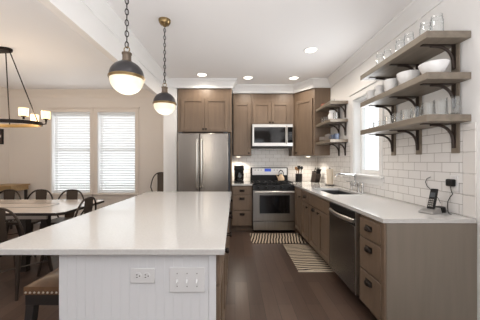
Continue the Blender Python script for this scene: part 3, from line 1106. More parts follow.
for k, z in enumerate(SH):
    lab = ['topmost long taupe shelf on the right wall, carrying jars', 'middle long taupe shelf on the right wall, carrying white bowls', 'lowest long taupe shelf on the right wall, carrying tumblers'][k]
    t = thing('wall_shelf', lab, 'shelf', (0, 0, 0), 0, 'long open shelves on the right wall')
    box('board', M['shelf'], SHX, XW - 0.002, SHY0, SHY1, z - 0.05, z, t, 0.003)
    for y in UPY:
        bracket(t, y, z - 0.0505, 0.25, 0.185, XW - 0.0235)
for k, y in enumerate(UPY):
    lab = ['nearest wooden upright behind the long shelves', 'middle wooden upright behind the long shelves', 'wooden upright behind the long shelves, nearest the window'][k]
    b = MB()
    segs = [(1.318, SH[2] - 0.051), (SH[2] + 0.001, SH[1] - 0.051), (SH[1] + 0.001, SH[0] - 0.051)]
    for a, c in segs:
        b.box(XW - 0.023, XW - 0.0135, y - 0.040, y + 0.03, a, c)
    tag(b.build('shelf_upright', M['shelf'], None, 0.002), lab, 'upright', 'wooden uprights of the long shelves')

# corner shelves beside the corner cabinet
CY0, CY1, CSX = 3.735, 4.405, 1.42
for k, z in enumerate([2.165, 1.895, 1.590]):
    lab = ['top small corner shelf between the corner cabinet and the window', 'middle small corner shelf between the corner cabinet and the window', 'bottom small corner shelf between the corner cabinet and the window'][k]
    t = thing('corner_shelf', lab, 'shelf', (0, 0, 0), 0, 'short shelves beside the corner cabinet')
    box('board', M['shelf'], CSX, XW - 0.002, CY0, CY1, z - 0.045, z, t, 0.003)
    for y in (3.79, 4.02):
        bracket(t, y, z - 0.0455, 0.22, 0.20, XW - 0.0135)


# ------------------------------------------------------------------ crockery
def tumbler(loc, r, h, label, group, m='glass', taper=0.86):
    t = 0.0035
    b = MB()
    b.lathe([(0, 0.0), (r * taper, 0.0), (r, h), (r - t, h), (r * taper - t, 0.012), (0, 0.012)], loc, 20)
    return tag(b.build('tumbler', M[m]), label, 'glass', group)


order = ['first', 'second', 'third', 'fourth', 'fifth', 'sixth', 'seventh', 'eighth', 'ninth', 'tenth', 'eleventh', 'twelfth']
zs_ = SH[2] + 0.0005
tum = [(453.3, 1.59, .041, .13), (440.3, 1.56, .041, .13), (428.0, 1.53, .041, .13), (416.5, 1.545, .037, .125), (406, 1.53, .040, .125), (397.0, 1.52, .037, .115), (388.7, 1.51, .035, .11), (381.5, 1.53, .03, .09), (376.2, 1.50, .03, .08), (371.3, 1.47, .028, .075)]
for i, (px, X, r, h_) in enumerate(tum):
    Y = X * 250 / (px - 235)
    lab = 'clear tumbler on the lowest long shelf, %s from the near end' % order[i]
    tumbler((X, Y, zs_), r, h_, lab, 'tumblers on the lowest long shelf')


def jar(loc, r, h, label, group):
    b = MB()
    t = 0.003
    b.lathe([(0, 0), (r * 0.92, 0), (r, 0.01), (r, h * 0.72), (r * 0.86, h * 0.82), (r * 0.86, h), (r * 0.86 - t, h), (r * 0.86 - t, h * 0.82), (r - t, h * 0.72), (r - t, 0.012), (0, 0.012)], loc, 20)
    b.ring((loc[0], loc[1], loc[2] + h * 0.86), r * 0.87, 0.003, 20, 6)
    return tag(b.build('glass_jar', M['glass']), label, 'jar', group)


zt = SH[0] + 0.0005
for i, (px, X, r, h_) in enumerate([(436.8, 1.53, .041, .172), (425.8, 1.51, .041, .168), (409, 1.50, .037, .17), (400.3, 1.49, .037, .168), (387.5, 1.50, .034, .17), (380, 1.48, .034, .168)]):
    Y = X * 250 / (px - 235)
    jar((X, Y, zt), r, h_, 'clear glass jar on the topmost long shelf, %s from the near end' % order[i], 'glass jars on the topmost long shelf')


def bowl(loc, r, h, label, group, m='ceramic', nm='bowl'):
    b = MB()
    t = 0.005
    b.lathe([(0, 0), (r * 0.42, 0), (r * 0.45, 0.008), (r * 0.74, h * 0.38), (r * 0.93, h * 0.75), (r, h), (r - t, h), (r * 0.93 - t, h * 0.76), (r * 0.74 - t, h * 0.42), (r * 0.4, 0.014), (0, 0.012)], loc, 28)
    return tag(b.build(nm, M[m]), label, 'bowl', group)


zm = SH[1] + 0.0005
bw = [(433.5, 1.51, .096, .10, 1, 0, 'widest white bowl, at the near end of the middle long shelf'), (408, 1.50, .086, .125, 1, 0, 'deep white bowl beside the widest bowl on the middle long shelf'),
      (391, 1.49, .064, .135, 1, 0, 'narrow deep white bowl third from the near end of the middle shelf'), (379.8, 1.50, .050, .08, 2, .058, 'in the stack second from the window end of the middle shelf'), (370.5, 1.48, .045, .075, 2, .052, 'in the stack at the window end of the middle shelf')]
for px, X, r, h_, nn, off, lab in bw:
    Y = X * 250 / (px - 235)
    for q in range(nn):
        l2 = lab if nn == 1 else ('lower white bowl ', 'upper white bowl ')[q] + lab
        bowl((X, Y, zm + q * off), r, h_, l2, 'white bowls on the middle long shelf')

# corner shelf contents
tumbler((1.53, 3.93, 2.1655), 0.036, 0.07, 'small clear glass on the top corner shelf', 'corner shelf glasses')
b = MB()
b.lathe([(0, 0), (0.03, 0), (0.042, 0.03), (0.04, 0.055), (0.024, 0.066), (0.024, 0.074), (0.018, 0.074), (0.018, 0.06), (0, 0.02)], (1.50, 4.25, 2.1655), 18)
tag(b.build('small_pot', M['redglaze']), 'small dull red pot on the top corner shelf', 'pot')
for i, (x, y, r, h_) in enumerate([(1.50, 4.27, .04, .11), (1.50, 4.14, .04, .10), (1.53, 3.80, .038, .10)]):
    tumbler((x, y, 1.8955), r, h_, ['clear glass on the middle corner shelf, nearest the corner cabinet', 'clear glass second along the middle corner shelf', 'clear glass at the window end of the middle corner shelf'][i], 'corner shelf glasses')
b = MB()
b.lathe([(0, 0), (0.05, 0), (0.055, 0.01), (0.062, 0.09), (0.04, 0.13), (0.045, 0.165), (0.04, 0.165), (0.035, 0.13), (0.055, 0.09), (0.05, 0.012), (0, 0.012)], (1.54, 3.97, 1.8955), 20)
b.tube([(1.54, 3.91, 2.03), (1.54, 3.875, 2.015), (1.54, 3.87, 1.975), (1.54, 3.905, 1.935)], 0.006, 6)
tag(b.build('pitcher', M['ceramic']), 'white pitcher with a side handle on the middle corner shelf', 'pitcher')


def mug(loc, r, h, label):
    b = MB()
    t = 0.005
    b.lathe([(0, 0), (r * 0.9, 0), (r, 0.012), (r, h), (r - t, h), (r - t, 0.012), (0, 0.01)], loc, 20)
    b.tube([(loc[0] - r + 0.003, loc[1], loc[2] + h * .8), (loc[0] - r - 0.025, loc[1], loc[2] + h * .7), (loc[0] - r - 0.025, loc[1], loc[2] + h * .35), (loc[0] - r + 0.003, loc[1], loc[2] + h * .22)], 0.005, 6)
    return tag(b.build('mug', M['bluemug']), label, 'mug', 'blue mugs on the bottom corner shelf')


mug((1.545, 3.80, 1.5905), 0.038, 0.085, 'slate blue mug at the window end of the bottom corner shelf')
mug((1.545, 3.93, 1.5905), 0.038, 0.085, 'slate blue mug next to the grey canister on the bottom corner shelf')
b = MB()
b.lathe([(0, 0), (0.055, 0), (0.06, 0.008), (0.06, 0.085), (0.062, 0.088), (0.062, 0.1), (0.02, 0.108), (0.018, 0.118), (0, 0.12)], (1.53, 4.08, 1.5905), 20)
tag(b.build('canister', M['greybox']), 'grey lidded canister on the bottom corner shelf', 'canister')
b = MB()
b.lathe([(0, 0), (0.05, 0), (0.085, 0.02), (0.09, 0.03), (0.085, 0.03), (0.09, 0.055), (0.084, 0.055), (0.088, 0.08), (0.08, 0.08), (0.05, 0.03), (0, 0.02)], (1.53, 4.27, 1.5905), 22)
tag(b.build('nested_bowl', M['greybox']), 'grey nested bowl beside the corner cabinet on the bottom corner shelf', 'bowl')

# ------------------------------------------------------------------ things on the counters
# coffee maker
t = thing('coffee_maker', 'black coffee maker on the short counter left of the range', 'coffee maker', (0.075, 4.78, CT1))
box('base', M['black'], -0.09, 0.09, -0.09, 0.11, 0.0, 0.035, t, 0.006)
box('water_tank', M['black'], -0.09, 0.09, 0.03, 0.11, 0.035, 0.23, t, 0.006)
box('brew_head', M['black'], -0.095, 0.095, -0.09, 0.11, 0.23, 0.325, t, 0.012)
c = MB().lathe([(0, 0.037), (0.055, 0.037), (0.066, 0.06), (0.066, 0.12), (0.045, 0.17), (0.045, 0.19), (0.041, 0.19), (0.041, 0.17), (0.062, 0.12), (0.062, 0.06), (0, 0.045)], (0, -0.03, 0), 20).build('carafe', M['blackglass'], t)
MB().tube([(0.045, -0.05, 0.175), (0.085, -0.075, 0.165), (0.085, -0.075, 0.08), (0.055, -0.06, 0.07)], 0.008, 6).build('carafe_handle', M['black'], c)
# kettle
t = thing('kettle', 'cream kettle with dark handle standing on the range', 'kettle', (0.885, 4.80, 0.8865))
t.scale = (0.70, 0.70, 1.05)
MB().lathe([(0, 0), (0.08, 0), (0.092, 0.015), (0.085, 0.06), (0.055, 0.10), (0.035, 0.115), (0.03, 0.12), (0, 0.122)], (0, 0, 0), 24).build('body', M['kettle'], t)
MB().tube([(-0.075, 0, 0.05), (-0.115, 0, 0.085), (-0.125, 0, 0.11)], [0.018, 0.012, 0.011], 10).build('spout', M['kettle'], t)
MB().tube([(-0.055, 0, 0.10), (-0.06, 0, 0.155), (-0.02, 0, 0.19), (0.03, 0, 0.18), (0.06, 0, 0.145), (0.06, 0, 0.10)], 0.010, 8).build('handle', M['black'], t)
MB().lathe([(0.012, 0.12), (0.01, 0.13), (0.018, 0.14), (0.0, 0.15)], (0, 0, 0), 12).build('lid_knob', M['black'], t)
# utensil crock and utensils
t = tag(MB().lathe([(0, 0), (0.06, 0), (0.065, 0.01), (0.065, 0.16), (0.058, 0.16), (0.058, 0.012), (0, 0.012)], (1.24, 4.86, CT1), 22).build('utensil_crock', M['black']), 'black utensil crock right of the range', 'crock')
ut = [(-0.02, 0.0, -0.035, 0.30, 'wood', 'spoon'), (0.01, 0.02, -0.02, 0.285, 'wood', 'spatula'), (0.025, -0.02, 0.03, 0.31, 'black', 'spoon'), (-0.005, -0.028, 0.0, 0.32, 'black', 'spatula'), (0.022, 0.012, 0.035, 0.28, 'steel_h', 'spoon')]
lb = ['wooden spoon leaning left in the black crock', 'wooden spatula in the black crock', 'black spoon in the black crock', 'black spatula in the black crock, the tallest utensil', 'steel spoon leaning right in the black crock']
for i, (dx, dy, lean, h_, mm, kind) in enumerate(ut):
    b = MB()
    p0 = Vector((1.24 + dx * 0.6, 4.86 + dy * 0.6, CT1 + 0.014))
    p1 = Vector((1.24 + dx + lean * 0.8, 4.86 + dy, CT1 + h_ * 0.78))
    p2 = Vector((1.24 + dx + lean, 4.86 + dy, CT1 + h_))
    b.tube([p0, p1], 0.006, 6)
    if kind == 'spoon':
        b.tube([p1, p1.lerp(p2, 0.3), p1.lerp(p2, 0.7), p2], [0.007, 0.026, 0.026, 0.012], 10, flat=0.3)
    else:
        b.tube([p1, p1.lerp(p2, 0.12), p2], [0.008, 0.028, 0.031], 4, flat=0.2)
    tag(b.build('cooking_' + kind, M[mm]), lb[i], kind, 'utensils in the crock')
# knife block
t = thing('knife_block', 'dark knife block in the corner of the right counter', 'knife block', (1.545, 4.80, CT1), math.radians(20))
b = MB()
b.hexa([(-0.055, -0.05, 0), (0.055, -0.05, 0), (0.055, 0.08, 0), (-0.055, 0.08, 0)], [(-0.055, -0.10, 0.16), (0.055, -0.10, 0.16), (0.055, 0.03, 0.22), (-0.055, 0.03, 0.22)])
b.build('block', M['darkwood'], t, 0.004)
for i in range(5):
    xx = -0.04 + 0.02 * i
    for j, (y0, zz) in enumerate(((-0.075, 0.172), (-0.02, 0.198))):
        if j and i % 2:
            continue
        MB().tube([(xx, y0, zz), (xx, y0 - 0.035, zz + 0.085)], 0.008, 6, flat=1.3).build('knife_handle', M['black'], t)
# paper towel holder
t = thing('paper_towel_holder', 'paper towel roll on a wooden stand beside the sink', 'paper towel', (1.60, 4.22, CT1))
MB().lathe([(0, 0), (0.075, 0), (0.075, 0.012), (0.008, 0.014), (0.008, 0.285), (0.014, 0.29), (0.0, 0.30)], (0, 0, 0), 22).build('stand', M['darkwood'], t)
MB().lathe([(0.052, 0.015), (0.052, 0.275), (0.02, 0.275), (0.02, 0.015)], (0, 0, 0), 28, closed=True).build('roll', M['paper'], t)

# outlet plates on the side tile
t = thing('wall_outlet', 'white outlet plate on the tile beside the paper towels', 'outlet', (XW - 0.0125, 3.93, 1.07), RZ)
box('plate', M['plastic'], -0.036, 0.036, -0.006, 0, -0.06, 0.06, t, 0.003)
b = MB()
for zz in (-0.02, 0.02):
    b.lathe([(0.0165, -0.006), (0.0165, -0.0085), (0, -0.0085)], (0, 0, zz), 16, 'y')
b.build('socket', M['plastic'], t)
# outlet with the black adapter
AY = 1.655 * 250 / (451 - 235)
t = thing('wall_outlet', 'white outlet plate behind the black plug adapter near the phone', 'outlet', (XW - 0.0125, AY - 0.005, 1.09), RZ)
box('plate', M['plastic'], -0.036, 0.036, -0.005, 0, -0.06, 0.06, t, 0.003)
b = MB()
for zz in (-0.02, 0.02):
    b.lathe([(0.0165, -0.005), (0.0165, -0.007), (0, -0.007)], (0, 0, zz), 16, 'y')
b.build('socket', M['plastic'], t)
t = thing('power_adapter', 'black plug-in power adapter on the tile right of the phone', 'adapter', (XW - 0.021, AY, 1.092), RZ)
box('body', M['black'], -0.030, 0.030, -0.035, 0.0, -0.028, 0.028, t, 0.008)
b = MB()
b.tube([(0.0, -0.02, -0.026), (0.002, -0.014, -0.06), (0.012, -0.013, -0.085), (-0.012, -0.013, -0.115), (-0.030, -0.013, -0.15), (-0.026, -0.018, -0.19), (-0.008, -0.03, -0.222), (0.03, -0.05, -0.2335), (0.05, -0.055, -0.2335)], 0.003, 6)
b.build('cord', M['black'], t)

# telephone
PX, PY = 1.515, 1.945
t = thing('telephone', 'cordless phone standing in its cradle on the right counter', 'phone', (PX, PY, CT1), math.radians(-68))
b = MB()
b.hexa([(-0.055, -0.06, 0), (0.055, -0.06, 0), (0.055, 0.06, 0), (-0.055, 0.06, 0)], [(-0.05, -0.052, 0.018), (0.05, -0.052, 0.018), (0.045, 0.055, 0.045), (-0.045, 0.055, 0.045)])
b.build('cradle', M['greyplastic'], t, 0.006)
b = MB()
lo_ = [(-0.025, 0.0, 0.028), (0.025, 0.0, 0.028), (0.025, 0.028, 0.036), (-0.025, 0.028, 0.036)]
hi_ = [(-0.024, 0.05, 0.185), (0.024, 0.05, 0.185), (0.024, 0.072, 0.185), (-0.024, 0.072, 0.185)]
b.hexa(lo_, hi_)
hs = b.build('handset', M['black'], t, 0.005)
hs['label'] = 'black handset'
b = MB()


def onface(u, v, o=0.001):
    return (-0.024 + 0.048 * u, 0.05 * v - o, 0.028 + 0.157 * v)


def patch(b, u0, u1, v0, v1):
    b.hexa([onface(u0, v0, -.002), onface(u1, v0, -.002), onface(u1, v1, -.002), onface(u0, v1, -.002)], [onface(u0, v0, .0015), onface(u1, v0, .0015), onface(u1, v1, .0015), onface(u0, v1, .0015)])


for r_ in range(4):
    for c_ in range(3):
        patch(b, 0.15 + 0.25 * c_, 0.33 + 0.25 * c_, 0.14 + 0.1 * r_, 0.2 + 0.1 * r_)
b.build('keypad', M['greyplastic'], hs)
b = MB()
patch(b, 0.14, 0.86, 0.6, 0.82)
b.build('screen', M['greycase'], hs)
t = thing('phone_charger', 'low black charger puck lying beside the phone cradle', 'charger', (1.625, 1.985, CT1), 0)
MB().lathe([(0, 0), (0.04, 0), (0.044, 0.015), (0.036, 0.042), (0.0, 0.048)], (0, 0, 0), 18).build('body', M['black'], t)


def on_tile(x, y, o=0.0):
    """a point on the tile face"""
    ppm = (x - 235) / (1.668 - o)
    return Vector((1.668 - o, 250 / ppm, CAMZ - (y - 161.5) / ppm))


b = MB()
b.tube([p - Vector((1.625, 1.985, CT1)) for p in (on_tile(430.5, 177), on_tile(427, 178.5), on_tile(425.5, 182), on_tile(427, 186), on_tile(431, 190), on_tile(435, 194), on_tile(438.5, 199, .01), on_tile(440.5, 203, .03))], 0.003, 6)
b.build('cord', M['greycase'], t)

# ------------------------------------------------------------------ rugs
o = MB().box(-0.42, 0.42, -0.26, 0.26, 0, 0.009).build('striped_rug', M['rugA'], None, 0.003)
o.location = (0.675, 4.085, 0.0005)
tag(o, 'small cream rug with dark stripes in front of the range', 'rug', 'striped kitchen rugs')
o = MB().box(-0.2, 0.2, -0.455, 0.455, 0, 0.009).build('striped_rug', M['rugB'], None, 0.003)
o.location = (0.92, 3.31, 0.0005)
tag(o, 'cream rug with dark stripes in front of the sink cabinet', 'rug', 'striped kitchen rugs')
b = MB().box(-0.2, 0.2, -0.018, 0.0, 0, 0.008)
e = b.build('bound_edge', M['fringe'], o)
e.location = (0, -0.456, 0)

# ------------------------------------------------------------------ pendant lamps over the island
def pendant(x, y, label):
    zr = 1.828 if y < 2 else 1.845
    t = thing('pendant_lamp', label, 'lamp', (x, y, zr), 0, 'globe pendants over the island')
    top = ZC - zr
    MB().lathe([(0.111 * math.sin(math.pi / 2 * q / 10), -0.004 - 0.108 * math.cos(math.pi / 2 * q / 10)) for q in range(11)] + [(0.106, -0.003)], (0, 0, 0), 32).build('glass_globe', M['globe'], t)
    MB().lathe([(0.1125, -0.012), (0.1155, -0.011), (0.1155, -0.003), (0.119, -0.002), (0.119, 0.005), (0.1125, 0.009), (0.109, 0.006), (0.109, -0.006)], (0, 0, 0), 36, closed=True).build('brass_rim', M['brass'], t)
    MB().lathe([(0.1135 * math.cos(math.radians(q)), 0.008 + 0.106 * math.sin(math.radians(q))) for q in range(0, 80, 8)] + [(0.012, 0.108)] + [(0.109 * math.cos(math.radians(q)), 0.006 + 0.100 * math.sin(math.radians(q))) for q in range(76, -1, -8)], (0, 0, 0), 32, closed=True).build('dome', M['dome'], t)
    MB().lathe([(0, 0.1085), (0.034, 0.1085), (0.034, 0.116), (0.029, 0.118), (0.029, 0.158), (0.033, 0.161), (0.033, 0.170), (0.02, 0.174), (0.01, 0.178), (0, 0.179)], (0, 0, 0), 24).build('socket_cap', M['capmetal'], t)
    R = Matrix.Rotation(math.pi / 2, 3, 'X')
    MB().ring((0, 0, 0.194), 0.019, 0.0035, 18, 8, 1.0, R).build('loop', M['brass'], t)
    b = MB()
    z = 0.228
    i = 0
    L_ = 0.022
    while z < top - 0.07:
        rot = Matrix.Rotation(math.pi / 2 * (i % 2) + 0.5, 3, 'Z') @ Matrix.Rotation(math.pi / 2, 3, 'X')
        b.ring((0, 0, z), L_, 0.0032, 14, 6, 0.5, rot)
        z += 0.0375
        i += 1
    zend = z - 0.0375 + 0.02
    b.tube([(0.004, 0, 0.2), (-0.003, 0.003, 0.3), (0.003, -0.003, 0.45), (0, 0, top - 0.05)], 0.0022, 6)
    b.build('chain', M['bronze'], t)
    MB().lathe([(0.0, top - 0.07), (0.012, top - 0.068), (0.022, top - 0.055), (0.045, top - 0.045), (0.06, top - 0.02), (0.062, top - 0.0005), (0, top - 0.0005)], (0, 0, 0), 28).build('canopy', M['brass'], t)
    d = bpy.data.lights.new('pendant_glow', 'POINT')
    d.energy, d.color, d.shadow_soft_size = 3, (1, 0.93, 0.82), 0.11
    lo = bpy.data.objects.new('pendant_glow', d)
    lo.location = (x, y, zr - 0.27)
    COL.objects.link(lo)
    return t


pendant(-0.742, 1.715, 'larger-looking globe pendant hanging over the near half of the island')
pendant(-0.72, 2.56, 'globe pendant hanging over the far half of the island, by the fridge')

# ------------------------------------------------------------------ chandelier
CHX, CHY, CHZ = -3.11, 3.20, CAMZ + 0.488
t = thing('chandelier', 'dark oval ring chandelier with small lit shades over the dining table', 'chandelier', (CHX, CHY, CHZ))


def oval(L_, W_, n=48, e=2.6):
    pts = []
    for i in range(n):
        a = 2 * math.pi * i / n
        c, s = math.cos(a), math.sin(a)
        pts.append((L_ * math.copysign(abs(c) ** (2 / e), c), W_ * math.copysign(abs(s) ** (2 / e), s)))
    return pts


b = MB()
outer, inner = oval(0.60, 0.235), oval(0.590, 0.225)
n = len(outer)
for (A, mi, z0, z1) in ((outer, 0, -0.022, 0.022), ):
    for i in range(n):
        j = (i + 1) % n
        vs = [b.bm.verts.new(p) for p in ((*outer[i], -0.022), (*outer[j], -0.022), (*outer[j], 0.022), (*outer[i], 0.022))]
        b.bm.faces.new(vs)
        vs = [b.bm.verts.new(p) for p in ((*inner[i], -0.022), (*inner[i], 0.022), (*inner[j], 0.022), (*inner[j], -0.022))]
        f = b.bm.faces.new(vs)
        f.material_index = 1
        for zz in (-0.022, 0.022):
            vs = [b.bm.verts.new(p) for p in ((*outer[i], zz), (*outer[j], zz), (*inner[j], zz), (*inner[i], zz))]
            b.bm.faces.new(vs)
bmesh.ops.remove_doubles(b.bm, verts=b.bm.verts[:], dist=1e-5)
b.build('ring', [M['bronze'], M['brass']], t)
ct = ZC - CHZ
b = MB()
b.prism(oval(0.25, 0.075, 32), ct - 0.035, ct - 0.001)
b.build('canopy', M['bronze'], t, 0.006)
for p0, p1 in (((0.225, 0), (0.585, 0)), ((-0.225, 0), (-0.585, 0)), ((0.13, 0.05), (0.02, 0.228)), ((-0.13, -0.05), (-0.02, -0.228))):
    MB().tube([(*p0, ct - 0.035), (*p1, 0.02)], 0.0065, 8).build('rod', M['bronze'], t)
lam = [(0.565, -0.19, 0), (0.36, 0.232, 0), (-0.55, -0.228, 0), (-0.36, 0.232, 0), (-0.2, -0.234, 0), (0.69, 0, 1), (-0.69, 0, 1)]
for lx, ly, arm in lam:
    if arm:
        sg = math.copysign(1, lx)
        MB().tube([(sg * 0.598, 0, -0.005), (sg * 0.65, 0, -0.012), (lx, 0, -0.008), (lx, 0, 0.02)], 0.008, 8).build('arm', M['bronze'], t)
        z0 = 0.02
    else:
        z0 = 0.022
    o = MB().lathe([(0.0, z0), (0.012, z0), (0.012, z0 + 0.025), (0.03, z0 + 0.03), (0.03, z0 + 0.037), (0.0, z0 + 0.038)], (lx, ly, 0), 14).build('candle_cup', M['bronze'], t)
    MB().lathe([(0.046, z0 + 0.038), (0.048, z0 + 0.132), (0.045, z0 + 0.132), (0.043, z0 + 0.04)], (lx, ly, 0), 20, closed=True).build('lamp_shade', M['shade'], o)
for lx in (-0.4, 0.1, 0.55):
    d = bpy.data.lights.new('chandelier_glow', 'POINT')
    d.energy, d.color, d.shadow_soft_size = 4, (1, 0.8, 0.58), 0.08
    lo = bpy.data.objects.new('chandelier_glow', d)
    lo.location = (CHX + lx, CHY, CHZ + 0.16)
    COL.objects.link(lo)

# ------------------------------------------------------------------ recessed lights
def downlight(x, y, label, power=9):
    t = thing('recessed_light', label, 'light', (x, y, ZC - 0.0005), 0, 'recessed ceiling lights')
    MB().lathe([(0.092, 0.0), (0.092, -0.004), (0.078, -0.008), (0.072, -0.002), (0.072, 0.0)], (0, 0, 0), 28).build('trim_ring', M['trim'], t)
    MB().lathe([(0.0, -0.0045), (0.05, -0.004), (0.071, -0.0025), (0.071, -0.0015), (0.0, -0.0015)], (0, 0, 0), 28).build('lens', M['lampdisc'], t)
    d = bpy.data.lights.new('ceiling_spot', 'SPOT')
    d.energy, d.color, d.spot_size, d.spot_blend, d.shadow_soft_size = power, (1, 0.89, 0.75), math.radians(165), 0.5, 0.06
    lo = bpy.data.objects.new('ceiling_spot', d)
    lo.location = (x, y, ZC - 0.02)
    COL.objects.link(lo)
    return t


downlight(0.986, 3.244, 'recessed ceiling light nearest the viewer, above the sink side', 16)
downlight(1.02, 4.33, 'recessed ceiling light in front of the corner cabinet', 16)
downlight(0.224, 4.31, 'recessed ceiling light in front of the cabinet beside the microwave', 16)
downlight(-0.55, 4.16, 'recessed ceiling light in front of the cabinet above the fridge', 16)
for x, y in ((0.986, 1.9), (0.986, 0.6), (0.1, 0.9), (0.986, -0.8), (0.1, -0.8)):  # added ceiling spots without fixtures, out of view, to brighten the room
    d = bpy.data.lights.new('ceiling_spot', 'SPOT')
    d.energy, d.color, d.spot_size, d.spot_blend, d.shadow_soft_size = 16, (1, 0.96, 0.9), math.radians(125), 0.8, 0.06
    lo = bpy.data.objects.new('ceiling_spot', d)
    lo.location = (x, y, ZC - 0.02)
    COL.objects.link(lo)


# ------------------------------------------------------------------ dining table and chairs
TX0, TX1, TY0, TY1, TZ = -4.30, -1.79, 2.573, 3.487, 0.725
t = thing('dining_table', 'large pale dining table with dark edge and clipped corners', 'table', ((TX0 + TX1) / 2, (TY0 + TY1) / 2, 0))
hx, hy = (TX1 - TX0) / 2, (TY1 - TY0) / 2


def clipped(hx, hy, c):
    return [(-hx + c, -hy), (hx - c, -hy), (hx, -hy + c), (hx, hy - c), (hx - c, hy), (-hx + c, hy), (-hx, hy - c), (-hx, -hy + c)]


MB().prism(clipped(hx - 0.004, hy - 0.004, 0.06), TZ - 0.028, TZ).build('tabletop', M['tabletop'], t)
b = MB()
op, ip = clipped(hx, hy, 0.06), clipped(hx - 0.0042, hy - 0.0042, 0.06)
for i in range(8):
    j = (i + 1) % 8
    b.hexa([(*op[i], TZ - 0.03), (*op[j], TZ - 0.03), (*ip[j], TZ - 0.03), (*ip[i], TZ - 0.03)], [(*op[i], TZ - 0.002), (*op[j], TZ - 0.002), (*ip[j], TZ - 0.002), (*ip[i], TZ - 0.002)])
b.build('edge_band', M['darkedge'], t)
b = MB()
op, ip = clipped(hx - 0.40, hy - 0.30, 0.06), clipped(hx - 0.416, hy - 0.316, 0.06)
for i in range(8):
    j = (i + 1) % 8
    b.hexa([(*op[i], TZ - 0.002), (*op[j], TZ - 0.002), (*ip[j], TZ - 0.002), (*ip[i], TZ - 0.002)], [(*op[i], TZ + 0.001), (*op[j], TZ + 0.001), (*ip[j], TZ + 0.001), (*ip[i], TZ + 0.001)])
b.build('inlay_line', M['darkedge'], t)
for sx in (-1, 1):
    for sy in (-1, 1):
        x, y = sx * (hx - 0.62), sy * (hy - 0.30)
        MB().hexa([(x - 0.03, y - 0.03, 0), (x + 0.03, y - 0.03, 0), (x + 0.03, y + 0.03, 0), (x - 0.03, y + 0.03, 0)], [(x - 0.04, y - 0.04, TZ - 0.03), (x + 0.04, y - 0.04, TZ - 0.03), (x + 0.04, y + 0.04, TZ - 0.03), (x - 0.04, y + 0.04, TZ - 0.03)]).build('leg', M['darkedge'], t)
b = MB()
b.box(-hx + 0.3, hx - 0.3, -hy + 0.2, -hy + 0.22, TZ - 0.11, TZ - 0.03).box(-hx + 0.3, hx - 0.3, hy - 0.22, hy - 0.2, TZ - 0.11, TZ - 0.03)
b.build('apron', M['tabletop'], t)


def cafe_chair(name, label, cat, loc, rz, sh=0.44, top=0.832, group=None, wd=0.215):
    """pressed steel cafe chair; back along local -y, faces +y"""
    t = thing(name, label, cat, loc, rz, group)
    b = MB()
    b.prism([(-0.15, -0.17), (0.15, -0.17), (0.185, 0.12), (0.16, 0.175), (-0.16, 0.175), (-0.185, 0.12)], sh - 0.03, sh)
    b.build('seat', M['gunplate'], t, 0.008)
    for sx in (-1, 1):
        MB().tube([(sx * 0.155, 0.15, sh - 0.012), (sx * 0.20, 0.215, 0.0)], [0.024, 0.012], 8).build('leg', M['gun'], t)
        MB().tube([(sx * 0.145, -0.155, sh - 0.012), (sx * 0.195, -0.235, 0.0)], [0.024, 0.012], 8).build('leg', M['gun'], t)
    b = MB()
    zb = sh * 0.45
    k = 1 - zb / sh
    for sx in (-1, 1):
        b.tube([(sx * (0.155 + .045 * k), 0.15 + 0.065 * k, zb), (-sx * (0.145 + .05 * k), -0.155 - 0.08 * k, zb)], 0.007, 6)
    b.build('cross_brace', M['gun'], t)
    b = MB()
    pts = []
    n = 18
    for i in range(n + 1):
        a = math.pi * i / n
        c = math.cos(a)
        s = math.sin(a)
        e = 2 / 2.7
        x = -wd * math.copysign(abs(c) ** e, c)
        z = sh + (top - sh) * abs(s) ** e
        y = -0.15 - 0.075 * (z - sh) / (top - sh)
        pts.append((x, y, z))
    pts[0] = (-0.15, -0.15, sh - 0.01)
    pts[-1] = (0.15, -0.15, sh - 0.01)
    b.tube(pts, 0.011, 8)
    b.build('back_frame', M['gun'], t)
    b = MB()
    rows = []
    for i in range(7):
        u = i / 6
        z = sh - 0.01 + (top - sh + 0.008) * u
        y = -0.152 - 0.075 * u - 0.02 * math.sin(math.pi * u)
        hw_ = 0.066 + 0.02 * u
        rows.append([b.bm.verts.new(p) for p in ((-hw_, y, z), (hw_, y, z), (hw_, y + 0.004, z), (-hw_, y + 0.004, z))])
    for A, B in zip(rows, rows[1:]):
        for k_ in range(4):
            b.bm.faces.new((A[k_], A[(k_ + 1) % 4], B[(k_ + 1) % 4], B[k_]))
    b.bm.faces.new(rows[0])
    b.bm.faces.new(rows[-1][::-1])
    b.build('backrest', M['gunplate'], t)
    return t


G = 'steel cafe chairs around the dining table'
first = cafe_chair('dining_chair', 'dark steel cafe chair at far side of table, nearest the left edge', 'chair', (-3.36, 3.50, 0), math.pi, group=G)
spots = [(-2.885, 3.50, math.pi, 'dark steel cafe chair at far side of table, just left of the windows'),
         (-2.425, 3.50, math.pi, 'dark steel cafe chair at far side of table, below the left window'),
         (-2.165, 2.49, 0.0, 'dark steel cafe chair on the near side of the table, cut by the photo edge'),
         (-1.935, 2.93, math.pi / 2, 'dark steel cafe chair at the table end beside the island')]
for x, y, rz, lab in spots:
    c = copy_tree(first)
    c.location = (x, y, 0)
    c.rotation_euler = (0, 0, rz)
    c['label'] = lab
cafe_chair('counter_chair', 'tall dark steel chair standing beyond the island, half behind the white wall end', 'chair', (-1.47, 4.78, 0), math.radians(180), 0.64, 1.035, None, 0.2)

